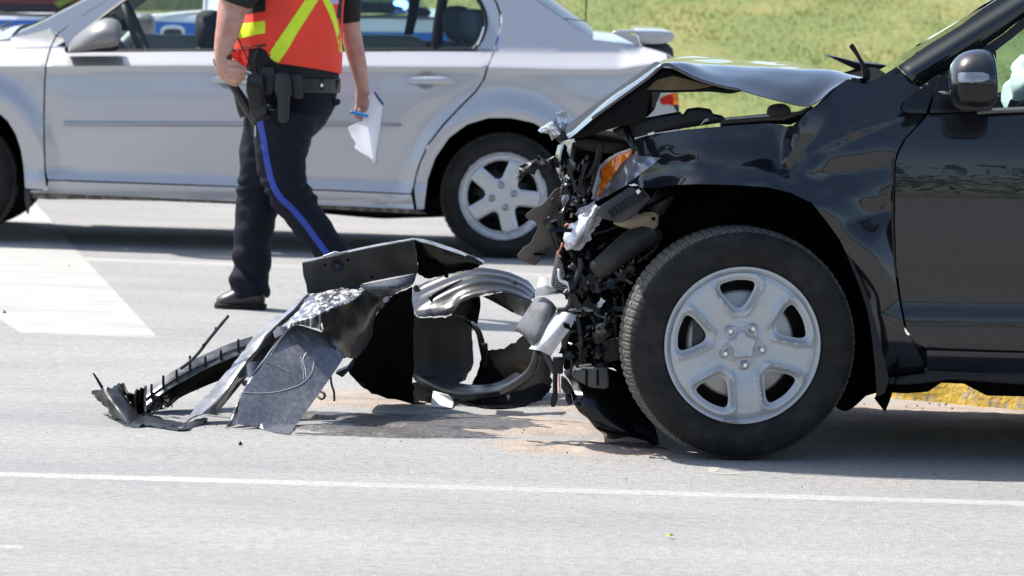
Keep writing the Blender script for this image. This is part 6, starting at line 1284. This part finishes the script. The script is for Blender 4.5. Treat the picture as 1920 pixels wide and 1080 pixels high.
acrossp('front_bumper', [(1078, 70, YP+.1), (1088, 150, YP+.05), (1082, 250, YP+.05)], whitep, 0)
acrossp('tailgate', [(-170, -110, YP+.3), (-250, 26, YP+.1), (-262, 60, YP+.05), (-262, 240, YP+.05)], whitep, 0)
slab('floor_pan', [(-255, 236), (1080, 248), (1075, 262), (-250, 250)], YP+.06, 1.7, dark, pol, 0)
fs = panel('far_side', [(-260, 60), (-250, 30), (850, 38), (1075, 70), (1080, 250), (-260, 240)], pf, whitep, pol, step=60); mirror(fs, YPC); bpy.data.objects.remove(fs)
bl = slab('light_bar', [(690, -118), (690, -134), (300, -138), (300, -124)], YP+.5, .9, mat('light_bar_lens', (.1, .1, .3), .2), pol, .01)
slab('blue_beacon', chaikin([(738, 10), (738, 2), (746, -1), (760, 1), (764, 8), (756, 13)], 1), YP+.02, .05, bluelamp, pol, .006)
slab('dashboard_gear', [(640, 24), (650, 4), (756, 8), (770, 26)], YP+.3, .9, pblack, pol, .01)
for hx in (-40, 907):
    c = P(hx, 262, YP+.12); c.z = .34
    V, Fc = lathe([(0, -.09), (.2, -.09), (.21, -.095), (.24, -.11), (.31, -.105), (.34, -.07), (.34, .07), (.31, .1), (0, .09)], 40, c); t_ = obj('tyre', V, Fc, rubber, pol, recalc=True)
    V, Fc = lathe([(0, -.11), (.12, -.115), (.19, -.1), (.215, -.098)], 32, c); obj('wheel_rim', V, Fc, hubcap, t_, recalc=True)
    V, Fc = lathe([(0, -.09), (.24, -.09), (.34, -.07), (.34, .07), (0, .09)], 32, Vector((c.x, 2*YPC-c.y, c.z))); obj('tyre', V, Fc, rubber, pol, recalc=True)
# red cone-shaped thing seen low through the rear window: a red hood of a parked car beyond
# red pickup in the top left corner, its dark grille to the camera
YT = 30.0
tr = thing('red_truck', (P(-60, 300, YT).x, YT+1.2, 0), 'red truck with open dark front behind the windscreen of the sedan', 'truck')
slab('cab_front', [(-330, 8), (-320, -120), (-290, -190), (120, -190), (150, -110), (160, 2), (120, 8)], YT+.15, 1.6, redp, tr, .03)
slab('grille', [(-330, 10), (150, 6), (160, 120), (150, 170), (-330, 170)], YT+.22, 1.2, mat('truck_dark_front', (.012, .012, .013), .5), tr, .02)
slab('bumper', [(-350, 170), (170, 168), (176, 230), (-350, 232)], YT+.05, .3, redp, tr, .02)
slab('windscreen', [(-270, -160), (100, -160), (126, -70), (-295, -70)], YT+.12, .02, glassd, tr, 0)
for i, x in enumerate((-8, 2, 14)): tube('hose_coil', [(x, 20+6*i, YT+.1), (x+6, 36, YT+.06), (x-2, 52, YT+.1), (x+8, 66, YT+.1)], .03, (pgrey, dull, pblack)[i], tr, n=8)
slab('chrome_bracket', [(10, 48), (28, 36), (30, 44), (14, 56)], YT+.1, .05, dull, tr, .005)
slab('yellow_panel', [(100, 4), (130, -6), (140, 0), (110, 14)], YT+.1, .05, lime, tr, .005)
for hx in (-300, 110):
    c = P(hx, 200, YT+.35); c.z = .42
    V, Fc = lathe([(0, -.13), (.25, -.13), (.38, -.13), (.42, -.09), (.42, .09), (.38, .13), (0, .13)], 32, Vector((0, 0, 0))); rz = Matrix.Rotation(math.pi/2, 3, 'Z'); obj('tyre', [rz @ v+c for v in V], Fc, rubber, tr, recalc=True)
